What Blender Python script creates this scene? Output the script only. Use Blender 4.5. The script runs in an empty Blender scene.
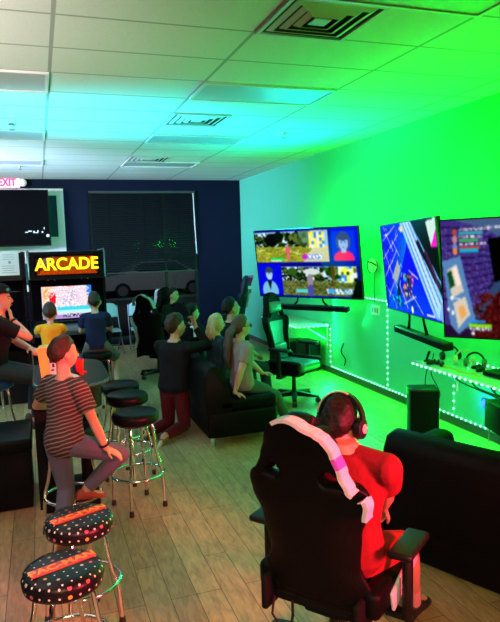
import bpy, bmesh, math, random
import numpy as np
from mathutils import Vector, Matrix, Euler, noise as mnoise
random.seed(7)
PI = math.pi
sc = bpy.context.scene
COL = sc.collection
V = Vector

# ------------------------------------------------------------------ materials
def lin(c):
    return tuple((x / 12.92 if x <= .04045 else ((x + .055) / 1.055) ** 2.4) for x in c)
MATS = {}
def mat(name, col, rough=.6, metal=0., emit=None, es=1., spec=.5, coat=0., bump=0., bscale=80., var=0.):
    if name in MATS: return MATS[name]
    m = bpy.data.materials.new(name); m.use_nodes = True
    nt = m.node_tree; b = nt.nodes['Principled BSDF']
    b.inputs['Base Color'].default_value = (*col, 1)
    b.inputs['Roughness'].default_value = rough
    b.inputs['Metallic'].default_value = metal
    b.inputs['Specular IOR Level'].default_value = spec
    b.inputs['Coat Weight'].default_value = coat
    if emit:
        b.inputs['Emission Color'].default_value = (*emit, 1)
        b.inputs['Emission Strength'].default_value = es
    if bump or var:
        tc = nt.nodes.new('ShaderNodeTexCoord')
        n = nt.nodes.new('ShaderNodeTexNoise'); n.inputs['Scale'].default_value = bscale
        n.inputs['Detail'].default_value = 4
        nt.links.new(tc.outputs['Object'], n.inputs['Vector'])
        if bump:
            bp = nt.nodes.new('ShaderNodeBump'); bp.inputs['Strength'].default_value = bump
            bp.inputs['Distance'].default_value = .01
            nt.links.new(n.outputs['Fac'], bp.inputs['Height']); nt.links.new(bp.outputs['Normal'], b.inputs['Normal'])
        if var:
            r = nt.nodes.new('ShaderNodeMapRange'); r.inputs['To Min'].default_value = 1 - var; r.inputs['To Max'].default_value = 1 + var
            nt.links.new(n.outputs['Fac'], r.inputs['Value'])
            mx = nt.nodes.new('ShaderNodeMix'); mx.data_type = 'RGBA'; mx.blend_type = 'MULTIPLY'; mx.inputs['Factor'].default_value = 1
            mx.inputs['A'].default_value = (*col, 1); nt.links.new(r.outputs['Result'], mx.inputs['B'])
            nt.links.new(mx.outputs['Result'], b.inputs['Base Color'])
    MATS[name] = m
    return m

def N(nt, t, **kw):
    n = nt.nodes.new(t)
    for k, v in kw.items(): setattr(n, k, v)
    return n
def M(nt, op, a, b=None, c=None):
    n = nt.nodes.new('ShaderNodeMath'); n.operation = op
    for i, x in enumerate((a, b, c)):
        if x is None: continue
        if isinstance(x, (int, float)): n.inputs[i].default_value = x
        else: nt.links.new(x, n.inputs[i])
    return n.outputs[0]
def mixc(nt, f, a, b):
    n = nt.nodes.new('ShaderNodeMix'); n.data_type = 'RGBA'
    for key, x in (('Factor', f), ('A', a), ('B', b)):
        s = n.inputs[key] if key == 'Factor' else [q for q in n.inputs if q.name == key and q.type == 'RGBA'][0]
        if isinstance(x, (int, float)): s.default_value = x
        elif isinstance(x, tuple): s.default_value = (*x, 1) if len(x) == 3 else x
        else: nt.links.new(x, s)
    return [q for q in n.outputs if q.type == 'RGBA'][0]

BLACK = mat('black_plastic', (.005, .005, .006), .45, spec=.25)
BLACKM = mat('matte_black', (.004, .004, .005), .85, spec=.1)
VINYL = mat('black_vinyl', (.003, .004, .004), .34, spec=.09, bump=.12, bscale=160)
LEATHER = mat('black_leather', (.0022, .0022, .0026), .5, spec=.09, bump=.15, bscale=120)
CHROME = mat('chrome', (.75, .75, .76), .12, 1.)
RUBBER = mat('rubber', (.008, .008, .008), .8)
WHITE = mat('white_paint', (.72, .72, .74), .5)
TRIMW = mat('white_carbon_trim', (.60, .57, .66), .5, bump=.3, bscale=300)
PAPER = mat('paper', (.62, .60, .60), .8)
PRINT = mat('print_ink', (.03, .03, .035), .8)
DARKGLASS = mat('black_glass', (.002, .002, .003), .2, spec=.05)
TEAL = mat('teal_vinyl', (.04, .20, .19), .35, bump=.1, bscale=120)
BLUEV = mat('blue_vinyl', (.01, .03, .20), .4)
def glassmat():
    m = bpy.data.materials.new('window_glass'); m.use_nodes = True
    b = m.node_tree.nodes['Principled BSDF']
    b.inputs['Base Color'].default_value = (.55, .62, .65, 1); b.inputs['Transmission Weight'].default_value = 1
    b.inputs['Roughness'].default_value = .02; b.inputs['IOR'].default_value = 1.15
    return m
GLASS = glassmat()

# ------------------------------------------------------------------ geometry kit (verts, faces)
class G:
    def __init__(s): s.v = []; s.f = []; s.m = []
    def add(s, v, f, mi=0, mtx=None):
        o = len(s.v)
        s.v += [tuple(mtx @ V(p)) if mtx is not None else tuple(p) for p in v]
        s.f += [tuple(i + o for i in q) for q in f]; s.m += [mi] * len(f)
        return s
    def box(s, c, d, mi=0, rz=0., mtx=None):
        x, y, z = d[0] / 2, d[1] / 2, d[2] / 2
        vs = [(-x,-y,-z),(x,-y,-z),(x,y,-z),(-x,y,-z),(-x,-y,z),(x,-y,z),(x,y,z),(-x,y,z)]
        fs = [(0,3,2,1),(4,5,6,7),(0,1,5,4),(1,2,6,5),(2,3,7,6),(3,0,4,7)]
        T = Matrix.Translation(c) @ Matrix.Rotation(rz, 4, 'Z')
        return s.add(vs, fs, mi, mtx @ T if mtx is not None else T)
    def rbox(s, c, d, r=.02, seg=2, mi=0, rot=None, mtx=None):
        bm = bmesh.new(); bmesh.ops.create_cube(bm, size=1)
        for v in bm.verts: v.co = V((v.co.x * d[0], v.co.y * d[1], v.co.z * d[2]))
        bmesh.ops.bevel(bm, geom=bm.edges[:], offset=min(r, min(d) * .49), segments=seg, profile=.5, affect='EDGES')
        bm.verts.index_update()
        vs = [v.co.copy() for v in bm.verts]; fs = [tuple(v.index for v in f.verts) for f in bm.faces]; bm.free()
        T = Matrix.Translation(c)
        if rot is not None: T = T @ Euler(rot).to_matrix().to_4x4()
        return s.add(vs, fs, mi, mtx @ T if mtx is not None else T)
    def loft(s, rings, mi=0, closed=False, caps=True):
        n = len(rings[0]); o = len(s.v); L = len(rings)
        for r in rings: s.v += [tuple(p) for p in r]
        for i in range(L if closed else L - 1):
            a, b = o + i * n, o + ((i + 1) % L) * n
            for k in range(n):
                s.f.append((a + k, a + (k + 1) % n, b + (k + 1) % n, b + k)); s.m.append(mi)
        if caps and not closed:
            s.f.append(tuple(o + k for k in reversed(range(n)))); s.m.append(mi)
            s.f.append(tuple(o + (L - 1) * n + k for k in range(n))); s.m.append(mi)
        return s
    def tube(s, pts, r, n=8, mi=0, closed=False):
        pts = [V(p) for p in pts]; L = len(pts)
        rs = r if isinstance(r, (list, tuple)) else [r] * L
        rings = []; up = None
        for i, p in enumerate(pts):
            if closed: t = pts[(i + 1) % L] - pts[i - 1]
            else: t = pts[min(i + 1, L - 1)] - pts[max(i - 1, 0)]
            t.normalize()
            if up is None:
                up = V((0, 0, 1)) if abs(t.z) < .9 else V((1, 0, 0))
            a = t.cross(up)
            if a.length < 1e-5: a = t.orthogonal()
            a.normalize(); b = a.cross(t); up = b
            rings.append([p + (a * math.cos(2 * PI * k / n) + b * math.sin(2 * PI * k / n)) * rs[i] for k in range(n)])
        return s.loft(rings, mi, closed)
    def cap(s, a, b, ra, rb, n=12, mi=0):
        """tapered capsule"""
        a, b = V(a), V(b); t = (b - a)
        if t.length < 1e-6: t = V((0, 0, 1e-4))
        d = t.normalized(); pts = []; rs = []
        for k in range(4):
            q = PI / 2 * (1 - k / 4); pts.append(a - d * ra * math.sin(q)); rs.append(max(ra * math.cos(q), ra * .06))
        pts.append(a); rs.append(ra); pts.append(b); rs.append(rb)
        for k in range(1, 5):
            q = PI / 2 * k / 4; pts.append(b + d * rb * math.sin(q)); rs.append(max(rb * math.cos(q), rb * .06))
        return s.tube(pts, rs, n, mi)
    def ell(s, c, r, n=14, mi=0, R=None, fn=None):
        m = n // 2 + 1; vs = []; fs = []
        for i in range(m + 1):
            th = PI * i / m
            for k in range(n):
                ph = 2 * PI * k / n
                d = V((math.sin(th) * math.cos(ph), math.sin(th) * math.sin(ph), math.cos(th)))
                p = V((d.x * r[0], d.y * r[1], d.z * r[2])) if fn is None else fn(d)
                if R is not None: p = R @ p
                vs.append(V(c) + p)
        for i in range(m):
            for k in range(n):
                fs.append((i * n + k, (i + 1) * n + k, (i + 1) * n + (k + 1) % n, i * n + (k + 1) % n))
        return s.add(vs, fs, mi)
    def lathe(s, prof, n=32, c=(0, 0, 0), mi=0):
        rings = [[(c[0] + r * math.cos(2 * PI * k / n), c[1] + r * math.sin(2 * PI * k / n), c[2] + z) for k in range(n)] for r, z in prof]
        return s.loft(rings, mi)
    def prism(s, poly, lo, hi, axis='z', mi=0, mtx=None):
        def P(a, b, h): return {'z': (a, b, h), 'x': (h, a, b), 'y': (a, h, b)}[axis]
        n = len(poly)
        vs = [P(a, b, lo) for a, b in poly] + [P(a, b, hi) for a, b in poly]
        fs = [tuple(reversed(range(n))), tuple(range(n, 2 * n))] + [(k, (k + 1) % n, n + (k + 1) % n, n + k) for k in range(n)]
        return s.add(vs, fs, mi, mtx)
    def mesh(s, name, mats, smooth=40):
        me = bpy.data.meshes.new(name); me.from_pydata([tuple(p) for p in s.v], [], s.f)
        for m in (mats if isinstance(mats, (list, tuple)) else [mats]): me.materials.append(m)
        if len(me.materials) > 1: me.polygons.foreach_set('material_index', s.m)
        bm = bmesh.new(); bm.from_mesh(me)
        bmesh.ops.remove_doubles(bm, verts=bm.verts[:], dist=1e-6)
        bmesh.ops.recalc_face_normals(bm, faces=bm.faces[:]); bm.to_mesh(me); bm.free()
        if smooth:
            me.shade_smooth(); me.set_sharp_from_angle(angle=math.radians(smooth))
        me.update()
        return me

def tag(o, label=None, cat=None, group=None, kind=None):
    for k, v in (('label', label), ('category', cat), ('group', group), ('kind', kind)):
        if v: o[k] = v
    return o
def put(name, me, parent=None, loc=None, rot=None):
    o = bpy.data.objects.new(name, me); COL.objects.link(o)
    if parent is not None: o.parent = parent
    if loc is not None: o.location = loc
    if rot is not None: o.rotation_euler = rot
    return o
def obj(name, g, mats, parent=None, smooth=40, loc=None, rot=None):
    return put(name, g.mesh(name, mats, smooth), parent, loc, rot)
def thing(name, label, cat, loc=(0, 0, 0), rz=0., group=None, rot=None):
    o = bpy.data.objects.new(name, None); COL.objects.link(o); o.empty_display_size = .1
    o.location = loc; o.rotation_euler = rot or (0, 0, rz)
    return tag(o, label, cat, group)
def copy_tree(o, parent=None):
    c = o.copy(); COL.objects.link(c)
    if parent is not None: c.parent = parent; c.matrix_parent_inverse = o.matrix_parent_inverse
    for ch in list(o.children): copy_tree(ch, c)
    return c
def struct(name, g, m, smooth=0):
    return tag(obj(name, g, m, None, smooth), kind='structure')
def baked(g, mats, mods, name='m'):
    """run modifiers on a temporary object and keep the resulting mesh"""
    t = bpy.data.objects.new('tmp', g.mesh('tmp', mats, 0)); COL.objects.link(t)
    for ty, kw in mods:
        md = t.modifiers.new(ty, ty)
        for k, v in kw.items(): setattr(md, k, v)
    dg = bpy.context.evaluated_depsgraph_get(); dg.update()
    me = bpy.data.meshes.new_from_object(t.evaluated_get(dg)); me.name = name
    old = t.data; bpy.data.objects.remove(t); bpy.data.meshes.remove(old)
    ml = mats if isinstance(mats, (list, tuple)) else [mats]
    while len(me.materials) < len(ml): me.materials.append(None)
    for k, m in enumerate(ml): me.materials[k] = m
    me.shade_smooth()
    return me
def text(name, body, size, m, parent, loc, rot, ext=.002, sx=1., bold=0.):
    cu = bpy.data.curves.new(name, 'FONT'); cu.body = body; cu.size = size; cu.extrude = ext; cu.offset = bold
    cu.align_x = 'CENTER'; cu.align_y = 'CENTER'
    t = bpy.data.objects.new('tmp', cu); COL.objects.link(t)
    dg = bpy.context.evaluated_depsgraph_get(); dg.update()
    me = bpy.data.meshes.new_from_object(t.evaluated_get(dg)); bpy.data.objects.remove(t)
    me.materials.clear(); me.materials.append(m)
    o = put(name, me, parent, loc, rot); o.scale = (sx, 1, 1)
    return o
def cable(name, pts, r, label, m=BLACK, cat='cable', parent=None):
    # Catmull-Rom through the points
    P = [V(p) for p in pts]; P = [P[0]] + P + [P[-1]]; out = []
    for i in range(1, len(P) - 2):
        for k in range(8):
            t = k / 8
            out.append(.5 * (2 * P[i] + (P[i+1] - P[i-1]) * t + (2*P[i-1] - 5*P[i] + 4*P[i+1] - P[i+2]) * t*t + (3*P[i] - P[i-1] - 3*P[i+1] + P[i+2]) * t**3))
    out.append(P[-2])
    o = obj(name, G().tube(out, r, 6), m, parent)
    return tag(o, label, cat) if parent is None else o

# ------------------------------------------------------------------ camera (solved from the ceiling grid)
CAMH = 2.035
F, YAW, PITCH, ROLL = 610.5105, .3296, .1119, -.0285
f = V((math.sin(YAW) * math.cos(PITCH), math.cos(YAW) * math.cos(PITCH), -math.sin(PITCH)))
r0 = V((math.cos(YAW), -math.sin(YAW), 0)); u0 = r0.cross(f)
r = r0 * math.cos(ROLL) + u0 * math.sin(ROLL); u = -r0 * math.sin(ROLL) + u0 * math.cos(ROLL)
cd = bpy.data.cameras.new('camera'); cam = bpy.data.objects.new('camera', cd); COL.objects.link(cam)
cd.sensor_fit = 'HORIZONTAL'; cd.sensor_width = 36; cd.lens = F * 36 / 500
cam.matrix_world = Matrix(((r.x, u.x, -f.x, 0), (r.y, u.y, -f.y, 0), (r.z, u.z, -f.z, CAMH), (0, 0, 0, 1)))
cd.clip_start = .05
sc.camera = cam

# ------------------------------------------------------------------ room
XW, YB, ZC = 4.17, 12.64, 3.362
XL, YF = -4.2, -2.6
def floor_mat():
    m = bpy.data.materials.new('wood_plank_floor'); m.use_nodes = True; nt = m.node_tree; b = nt.nodes['Principled BSDF']
    tc = N(nt, 'ShaderNodeTexCoord'); mp = N(nt, 'ShaderNodeMapping'); mp.inputs['Rotation'].default_value = (0, 0, PI / 2)
    nt.links.new(tc.outputs['Object'], mp.inputs['Vector'])
    br = N(nt, 'ShaderNodeTexBrick'); br.inputs['Scale'].default_value = 1; br.inputs['Brick Width'].default_value = 1.1
    br.inputs['Row Height'].default_value = .15; br.inputs['Mortar Size'].default_value = .0022; br.offset = .37; br.offset_frequency = 3
    br.inputs['Color1'].default_value = (*lin((.58, .44, .32)), 1); br.inputs['Color2'].default_value = (*lin((.69, .54, .40)), 1)
    br.inputs['Mortar'].default_value = (*lin((.26, .18, .13)), 1); br.inputs['Bias'].default_value = 0
    nt.links.new(mp.outputs['Vector'], br.inputs['Vector'])
    n = N(nt, 'ShaderNodeTexNoise'); n.inputs['Scale'].default_value = 9; n.inputs['Detail'].default_value = 8; n.inputs['Distortion'].default_value = 1.2
    m2 = N(nt, 'ShaderNodeMapping'); m2.inputs['Scale'].default_value = (3.2, .7, 1)
    nt.links.new(tc.outputs['Object'], m2.inputs['Vector']); nt.links.new(m2.outputs['Vector'], n.inputs['Vector'])
    rg = N(nt, 'ShaderNodeMapRange'); rg.inputs['From Min'].default_value = .3; rg.inputs['From Max'].default_value = .7
    rg.inputs['To Min'].default_value = .68; rg.inputs['To Max'].default_value = 1.28
    nt.links.new(n.outputs['Fac'], rg.inputs['Value'])
    mu = N(nt, 'ShaderNodeMix', data_type='RGBA', blend_type='MULTIPLY'); mu.inputs['Factor'].default_value = 1
    nt.links.new(br.outputs['Color'], mu.inputs[6]); nt.links.new(rg.outputs['Result'], mu.inputs[7])
    nt.links.new(mu.outputs[2], b.inputs['Base Color'])
    b.inputs['Roughness'].default_value = .42
    bp = N(nt, 'ShaderNodeBump'); bp.inputs['Strength'].default_value = .15; bp.inputs['Distance'].default_value = .004
    nt.links.new(n.outputs['Fac'], bp.inputs['Height']); nt.links.new(bp.outputs['Normal'], b.inputs['Normal'])
    return m
def ceil_mat():
    m = bpy.data.materials.new('ceiling_tiles'); m.use_nodes = True; nt = m.node_tree; b = nt.nodes['Principled BSDF']
    tc = N(nt, 'ShaderNodeTexCoord'); sp = N(nt, 'ShaderNodeSeparateXYZ'); nt.links.new(tc.outputs['Object'], sp.inputs[0])
    def line(o, off, per, w):
        q = M(nt, 'DIVIDE', M(nt, 'SUBTRACT', o, off), per); fr = M(nt, 'FRACT', M(nt, 'ADD', q, .5))
        return M(nt, 'LESS_THAN', M(nt, 'MULTIPLY', M(nt, 'ABSOLUTE', M(nt, 'SUBTRACT', fr, .5)), per), w)
    lx = line(sp.outputs[0], .1655, 1.2192, .013); ly = line(sp.outputs[1], 3.807, .6096, .012)
    ln = M(nt, 'MAXIMUM', lx, ly)
    n = N(nt, 'ShaderNodeTexNoise'); n.inputs['Scale'].default_value = 60; n.inputs['Detail'].default_value = 6
    nt.links.new(tc.outputs['Object'], n.inputs['Vector'])
    c = mixc(nt, n.outputs['Fac'], (.58, .58, .56), (.72, .72, .70))
    c2 = mixc(nt, ln, c, (.33, .34, .33))
    nt.links.new(c2, b.inputs['Base Color']); b.inputs['Roughness'].default_value = .9
    bp = N(nt, 'ShaderNodeBump'); bp.inputs['Strength'].default_value = .25; bp.inputs['Distance'].default_value = .004
    nt.links.new(n.outputs['Fac'], bp.inputs['Height']); nt.links.new(bp.outputs['Normal'], b.inputs['Normal'])
    return m
NAVY = mat('navy_wall_paint', (.0035, .007, .022), .8, spec=.1, bump=.1, bscale=150)
WALLW = mat('white_wall_paint', (.70, .70, .70), .6, spec=.2, bump=.08, bscale=180)
struct('floor', G().box(((XL + XW) / 2, (YF + YB) / 2, -.05), (XW - XL, YB - YF, .1)), floor_mat())
struct('ceiling', G().box(((XL + XW) / 2, (YF + YB) / 2, ZC + .05), (XW - XL, YB - YF, .1)), ceil_mat())
struct('wall_right', G().box((XW + .06, (YF + YB) / 2, ZC / 2), (.12, YB - YF + .24, ZC + .2)), mat('green_glow_wall', (.10, .58, .36), .6, spec=.15, bump=.08, bscale=180))  # green LED glow mixed into the white wall's base colour
struct('wall_left', G().box((XL - .06, (YF + YB) / 2, ZC / 2), (.12, YB - YF + .24, ZC + .2)), NAVY)
struct('wall_front', G().box(((XL + XW) / 2, YF - .06, ZC / 2), (XW - XL, .12, ZC + .2)), NAVY)
# back wall: dark navy, two glazed openings
W1 = (.99, 3.19, .12, 3.14); W2 = (-.75, .53, 1.2, 3.18)
g = G(); yb = YB + .075
def wb(x0, x1, z0, z1): g.box(((x0 + x1) / 2, yb, (z0 + z1) / 2), (x1 - x0, .15, z1 - z0))
wb(XL, W2[0], 0, ZC); wb(W2[0], W2[1], 0, W2[2]); wb(W2[0], W2[1], W2[3], ZC); wb(W2[1], W1[0], 0, ZC)
wb(W1[0], W1[1], 0, W1[2]); wb(W1[0], W1[1], W1[3], ZC); wb(W1[1], XW, 0, ZC)
struct('wall_back', g, NAVY)
struct('baseboard_right', G().box((XW - .008, (YF + YB) / 2, .04), (.016, YB - YF, .08)), mat('baseboard_grey', (.05, .055, .06), .5))
struct('baseboard_back', G().box(((XL + XW) / 2, YB - .008, .045), (XW - XL, .016, .09)), BLACKM)

# window_1: big dark shop window with mullions
def window(name, W, bars, rails, fw, m, y0=YB + .02, yy=.07, pane=GLASS):
    w = bpy.data.objects.new(name, None); COL.objects.link(w); tag(w, kind='structure')
    g = G(); x0, x1, z0, z1 = W
    for x in (x0 + fw / 2, x1 - fw / 2): g.box((x, y0 + yy / 2, (z0 + z1) / 2), (fw, yy, z1 - z0))
    for z in (z0 + fw / 2, z1 - fw / 2): g.box(((x0 + x1) / 2, y0 + yy / 2, z), (x1 - x0 - 2 * fw, yy, fw))
    for x in bars: g.box((x, y0 + yy / 2, (z0 + z1) / 2), (.045, yy, z1 - z0 - 2 * fw))
    for z in rails: g.box(((x0 + x1) / 2, y0 + yy / 2, z), (x1 - x0 - 2 * fw, yy * .9, .05))
    obj('window_frame', g, m, w, 0)
    obj('window_pane', G().box(((x0 + x1) / 2, y0 + yy / 2, (z0 + z1) / 2), (x1 - x0 - fw, .006, z1 - z0 - fw)), pane, w, 0)
    return w
DARKFR = mat('dark_aluminium', (.02, .022, .026), .4, .6)
window('window_1', W1, (2.52,), (.95,), .06, DARKFR)
window('window_2', W2, (), (), .13, mat('white_window_trim', (.78, .76, .80), .5), YB - .012, .08, mat('tinted_pane', (.015, .07, .10), .6, spec=.1))
g = G(); g.box((-.11, YB + .02, 2.0), (1.02, .05, .5)); struct('trim_1', g, WHITE)      # white panel under the small window's glass
# blind
t = thing('window_blind', 'dark slatted blind lowered over the big shop window', 'blind', (2.09, YB - .03, 3.13))
obj('headrail', G().box((0, 0, -.02), (2.16, .05, .05)), mat('blind_rail', (.03, .035, .04), .4), t)
g = G()
for k in range(37):
    z = -.06 - k * .0425
    g.box((0, .004, z), (2.14, .034, .004), mtx=Matrix.Translation((0, 0, z)) @ Matrix.Rotation(1.1, 4, 'X') @ Matrix.Translation((0, 0, -z)))
obj('slats', g, mat('blind_slat', (.004, .007, .009), .45, spec=.25), t, 0)
g = G()
for x in (-.7, 0, .7): g.box((x, -.018, -.83), (.004, .004, 1.6))
obj('ladder_cord', g, BLACKM, t, 0)
obj('bottom_rail', G().box((0, 0, -1.64), (2.14, .04, .022)), mat('blind_rail', (0, 0, 0)), t)
obj('wand', G().tube([(1.03, -.04, -.04), (1.04, -.05, -.7), (1.06, -.05, -1.3)], .011, 6), WHITE, t)

# outside: parking lot and a parked car
tag(obj('parking_lot', G().box((2, 24, -.06), (40, 22.6, .1)), mat('asphalt', (.05, .05, .055), .9, bump=.4), None, 0), kind='structure')
car = thing('car', 'pale parked car seen through the bottom of the dark shop window', 'car', (4.35, 24.5, 0))
CARP = mat('silver_car_paint', (.45, .46, .48), .3, .3)
prof = [(-2.2, .35), (-2.25, .62), (-2.1, .86), (-1.3, .98), (-.6, 1.42), (.75, 1.45), (1.45, 1.02), (2.1, .92), (2.25, .6), (2.2, .3)]
body = [(x, z) for x, z in prof]
rings = []
for yy, k in ((-.86, .93), (-.8, 1), (.8, 1), (.86, .93)):
    rings.append([(x * (.985 if k < 1 else 1), yy * (1 if z < .99 else .84), .3 + (z - .3) * (k if z < 1 else 1)) for x, z in body])
obj('body', G().loft(rings), CARP, car, 30)
g = G(); 
for s in (-1, 1):
    g.prism([(-1.15, .99), (-.58, 1.37), (.68, 1.39), (1.25, 1.02)], s * .80 - .012, s * .80 + .012, 'y')
obj('side_glass', g, DARKGLASS, car, 0)
for x in (-1.38, 1.38):
    for s in (-1, 1):
        w = obj('wheel', G().lathe([(.05, -.1), (.26, -.1), (.31, -.07), (.31, .07), (.26, .1), (.05, .1)], 24), RUBBER, car, loc=(x, s * .79, .31), rot=(PI / 2, 0, 0))
        obj('wheel_rim', G().lathe([(.01, -.105), (.19, -.105), (.2, -.09), (.2, .09), (.19, .105), (.01, .105)], 20), mat('rim', (.5, .5, .52), .3, .8), w)
for s in (-1, 1): obj('headlight', G().ell((-2.17, s * .62, .68), (.07, .16, .08)), WHITE, car)

# wall mounted monitor high on the back wall (only its right part in the picture)
t = thing('wall_screen', 'switched-off black screen hung over the white framed window', 'screen', (-.62, YB - .32, 2.61), rot=(math.radians(-4), 0, 0))
obj('casing', G().rbox((0, .02, 0), (1.74, .05, 1.06), .012), BLACK, t)
obj('screen', G().box((0, -.008, 0), (1.69, .004, 1.01)), DARKGLASS, t, 0)
obj('mount', G().box((0, .17, .1), (.3, .25, .3)), BLACKM, t, 0)
g = G()      # pale chalk-like scribble and a dot low on it
for x, z, w, h in ((.44, -.27, .05, .012), (.5, -.25, .06, .02), (.57, -.262, .03, .03), (.6, -.28, .09, .012), (.64, -.25, .02, .03), (.72, -.27, .03, .03), (.755, -.2, .012, .04)):
    g.box((x, -.0125, z), (w, .003, h))
g.ell((.815, -.0125, -.34), (.03, .004, .03))
obj('scribble', g, mat('pale_mark', (.7, .72, .75), .6), t)

# exit sign
t = thing('exit_sign', 'red lettered exit sign with round lamp heads high on the navy wall', 'exit sign', (-.475, YB - .05, 3.285))
obj('housing', G().rbox((0, 0, 0), (.46, .07, .19), .02, 3), mat('exit_housing', (.7, .62, .66), .4, emit=(1., .55, .7), es=.9), t)
text('letters', 'EXIT', .2, mat('exit_letters', (.8, .02, .1), .4, emit=(1, .02, .2), es=1.4), t, (0, -.04, 0), (PI / 2, 0, 0), .006, .76, .006)
for s in (-1, 1): obj('lamp_head', G().ell((s * .28, -.02, 0), (.07, .06, .075)), mat('lamp_head', (.75, .73, .76), .4, emit=(1, .9, .95), es=.25), t)

# ------------------------------------------------------------------ ceiling fittings
LENS = mat('troffer_lens', (.48, .50, .53), .3, bump=.3, bscale=150)
TF = mat('troffer_frame', (.7, .7, .7), .5)
troff = [(-.444, 5.33, 'unlit ceiling light panel over the bar table, largest at the ceiling edge'),
         (-.444, 7.77, 'unlit bluish ceiling light panel above the arcade cabinet'),
         (-.444, 10.21, 'unlit ceiling light panel closest to the exit sign'),
         (1.995, 2.89, 'unlit ceiling light panel bathed in green beside the biggest air vent'),
         (1.995, 5.33, 'unlit turquoise ceiling light panel between the big and the middle vent'),
         (1.995, 7.77, 'unlit ceiling light panel just beyond the middle air vent'),
         (1.995, 10.21, 'unlit ceiling light panel beyond the smallest air vent by the navy wall')]
for x, y, lb in troff:
    t = thing('ceiling_light', lb, 'ceiling light', (x, y, ZC), 0, 'ceiling light panels')
    g = G()
    for s in (-1, 1):
        g.box((s * .595, 0, -.008), (.025, .60, .02)); g.box((0, s * .29, -.008), (1.165, .025, .02))
    obj('frame', g, TF, t, 0); obj('lens', G().box((0, 0, -.004), (1.165, .555, .008)), LENS, t, 0)
VENTM = mat('vent_metal', (.55, .54, .52), .6, spec=.2); VBACK = mat('vent_dark', (.012, .012, .012), .9)
for y, lb in ((3.502, 'big square ceiling air vent with nested louvres, above the gaming chairs'), (6.55, 'square ceiling air vent midway along the ceiling'), (9.60, 'small square ceiling air vent near the navy wall')):
    t = thing('air_vent', lb, 'air vent', (1.695, y, ZC), 0, 'ceiling air vents')
    obj('backing', G().box((0, 0, -.002), (.58, .58, .004)), VBACK, t, 0)
    g = G()
    for s in (-1, 1): g.box((s * .293, 0, -.008), (.024, .61, .016)); g.box((0, s * .293, -.008), (.562, .024, .016))
    obj('frame', g, VENTM, t, 0)
    for k, (a, dz) in enumerate(((.235, -.012), (.17, -.016), (.105, -.02))):
        g = G(); rr = []
        for w, z in ((a + .018, -.004), (a + .020, -.006), (a - .015, dz - .006), (a - .018, dz - .003)):
            rr.append([(-w, -w, z), (w, -w, z), (w, w, z), (-w, w, z)])
        g.loft(rr, caps=False); obj('louvre', g, VENTM, t, 0)
    obj('center_plate', G().box((0, 0, -.016), (.11, .11, .006)), VENTM, t, 0)
for x, y, lb in ((-.18, 7.15, 'small sprinkler head on the ceiling above the arcade cabinet'), (2.95, 7.15, 'small sprinkler head on the green-lit ceiling by the white wall'), (-.19, 10.69, 'small sprinkler head on the ceiling closest to the exit sign')):
    t = thing('sprinkler', lb, 'sprinkler', (x, y, ZC), 0, 'sprinkler heads')
    obj('escutcheon', G().lathe([(.01, 0), (.04, 0), (.035, -.012), (.01, -.015)], 16), CHROME, t)
    obj('nozzle', G().lathe([(.012, 0), (.012, -.05), (.03, -.055), (.03, -.06), (.005, -.062)], 12), CHROME, t)

# ------------------------------------------------------------------ bar stools
def dotted_mat():
    m = bpy.data.materials.new('dotted_seat_vinyl'); m.use_nodes = True; nt = m.node_tree; b = nt.nodes['Principled BSDF']
    tc = N(nt, 'ShaderNodeTexCoord'); sp = N(nt, 'ShaderNodeSeparateXYZ'); nt.links.new(tc.outputs['Object'], sp.inputs[0])
    X, Y, Z = sp.outputs
    # top: square grid of dots; rim: dots spaced by angle and height
    def dots(a, b_, pa, pb, rad):
        qa = M(nt, 'DIVIDE', a, pa); qb = M(nt, 'DIVIDE', b_, pb)
        fa = M(nt, 'MULTIPLY', M(nt, 'SUBTRACT', M(nt, 'FRACT', qa), .5), pa); fb = M(nt, 'MULTIPLY', M(nt, 'SUBTRACT', M(nt, 'FRACT', qb), .5), pb)
        d = M(nt, 'SQRT', M(nt, 'ADD', M(nt, 'MULTIPLY', fa, fa), M(nt, 'MULTIPLY', fb, fb)))
        cv = N(nt, 'ShaderNodeCombineXYZ'); nt.links.new(M(nt, 'FLOOR', qa), cv.inputs[0]); nt.links.new(M(nt, 'FLOOR', qb), cv.inputs[1])
        wn = N(nt, 'ShaderNodeTexWhiteNoise'); nt.links.new(cv.outputs[0], wn.inputs['Vector'])
        rr = M(nt, 'MULTIPLY', M(nt, 'ADD', M(nt, 'GREATER_THAN', wn.outputs['Value'], .80), 1.1), rad)
        return M(nt, 'LESS_THAN', d, rr), wn.outputs['Value']
    dt, vt = dots(X, Y, .042, .042, .0037)
    ang = M(nt, 'MULTIPLY', M(nt, 'ARCTAN2', Y, X), .18)
    ds, vs = dots(ang, M(nt, 'ADD', Z, .0), .0435, .04, .0046)
    top = M(nt, 'GREATER_THAN', Z, -.016)
    mk = M(nt, 'ADD', M(nt, 'MULTIPLY', dt, top), M(nt, 'MULTIPLY', ds, M(nt, 'SUBTRACT', 1, top)))
    val = M(nt, 'ADD', M(nt, 'MULTIPLY', vt, top), M(nt, 'MULTIPLY', vs, M(nt, 'SUBTRACT', 1, top)))
    cr = N(nt, 'ShaderNodeValToRGB'); cr.color_ramp.interpolation = 'CONSTANT'
    els = cr.color_ramp.elements; els[0].color = (.75, .72, .68, 1); els[1].position = .5; els[1].color = (.6, .62, .62, 1)
    for p, c in ((.80, (.6, .10, .16, 1)), (.86, (.6, .4, .08, 1)), (.90, (.6, .45, .5, 1)), (.95, (.3, .45, .5, 1))):
        e = els.new(p); e.color = c
    nt.links.new(val, cr.inputs[0])
    nt.links.new(mixc(nt, mk, (.006, .006, .009), cr.outputs[0]), b.inputs['Base Color'])
    b.inputs['Roughness'].default_value = .35; b.inputs['Specular IOR Level'].default_value = .2
    return m
DOTS = dotted_mat()
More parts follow.
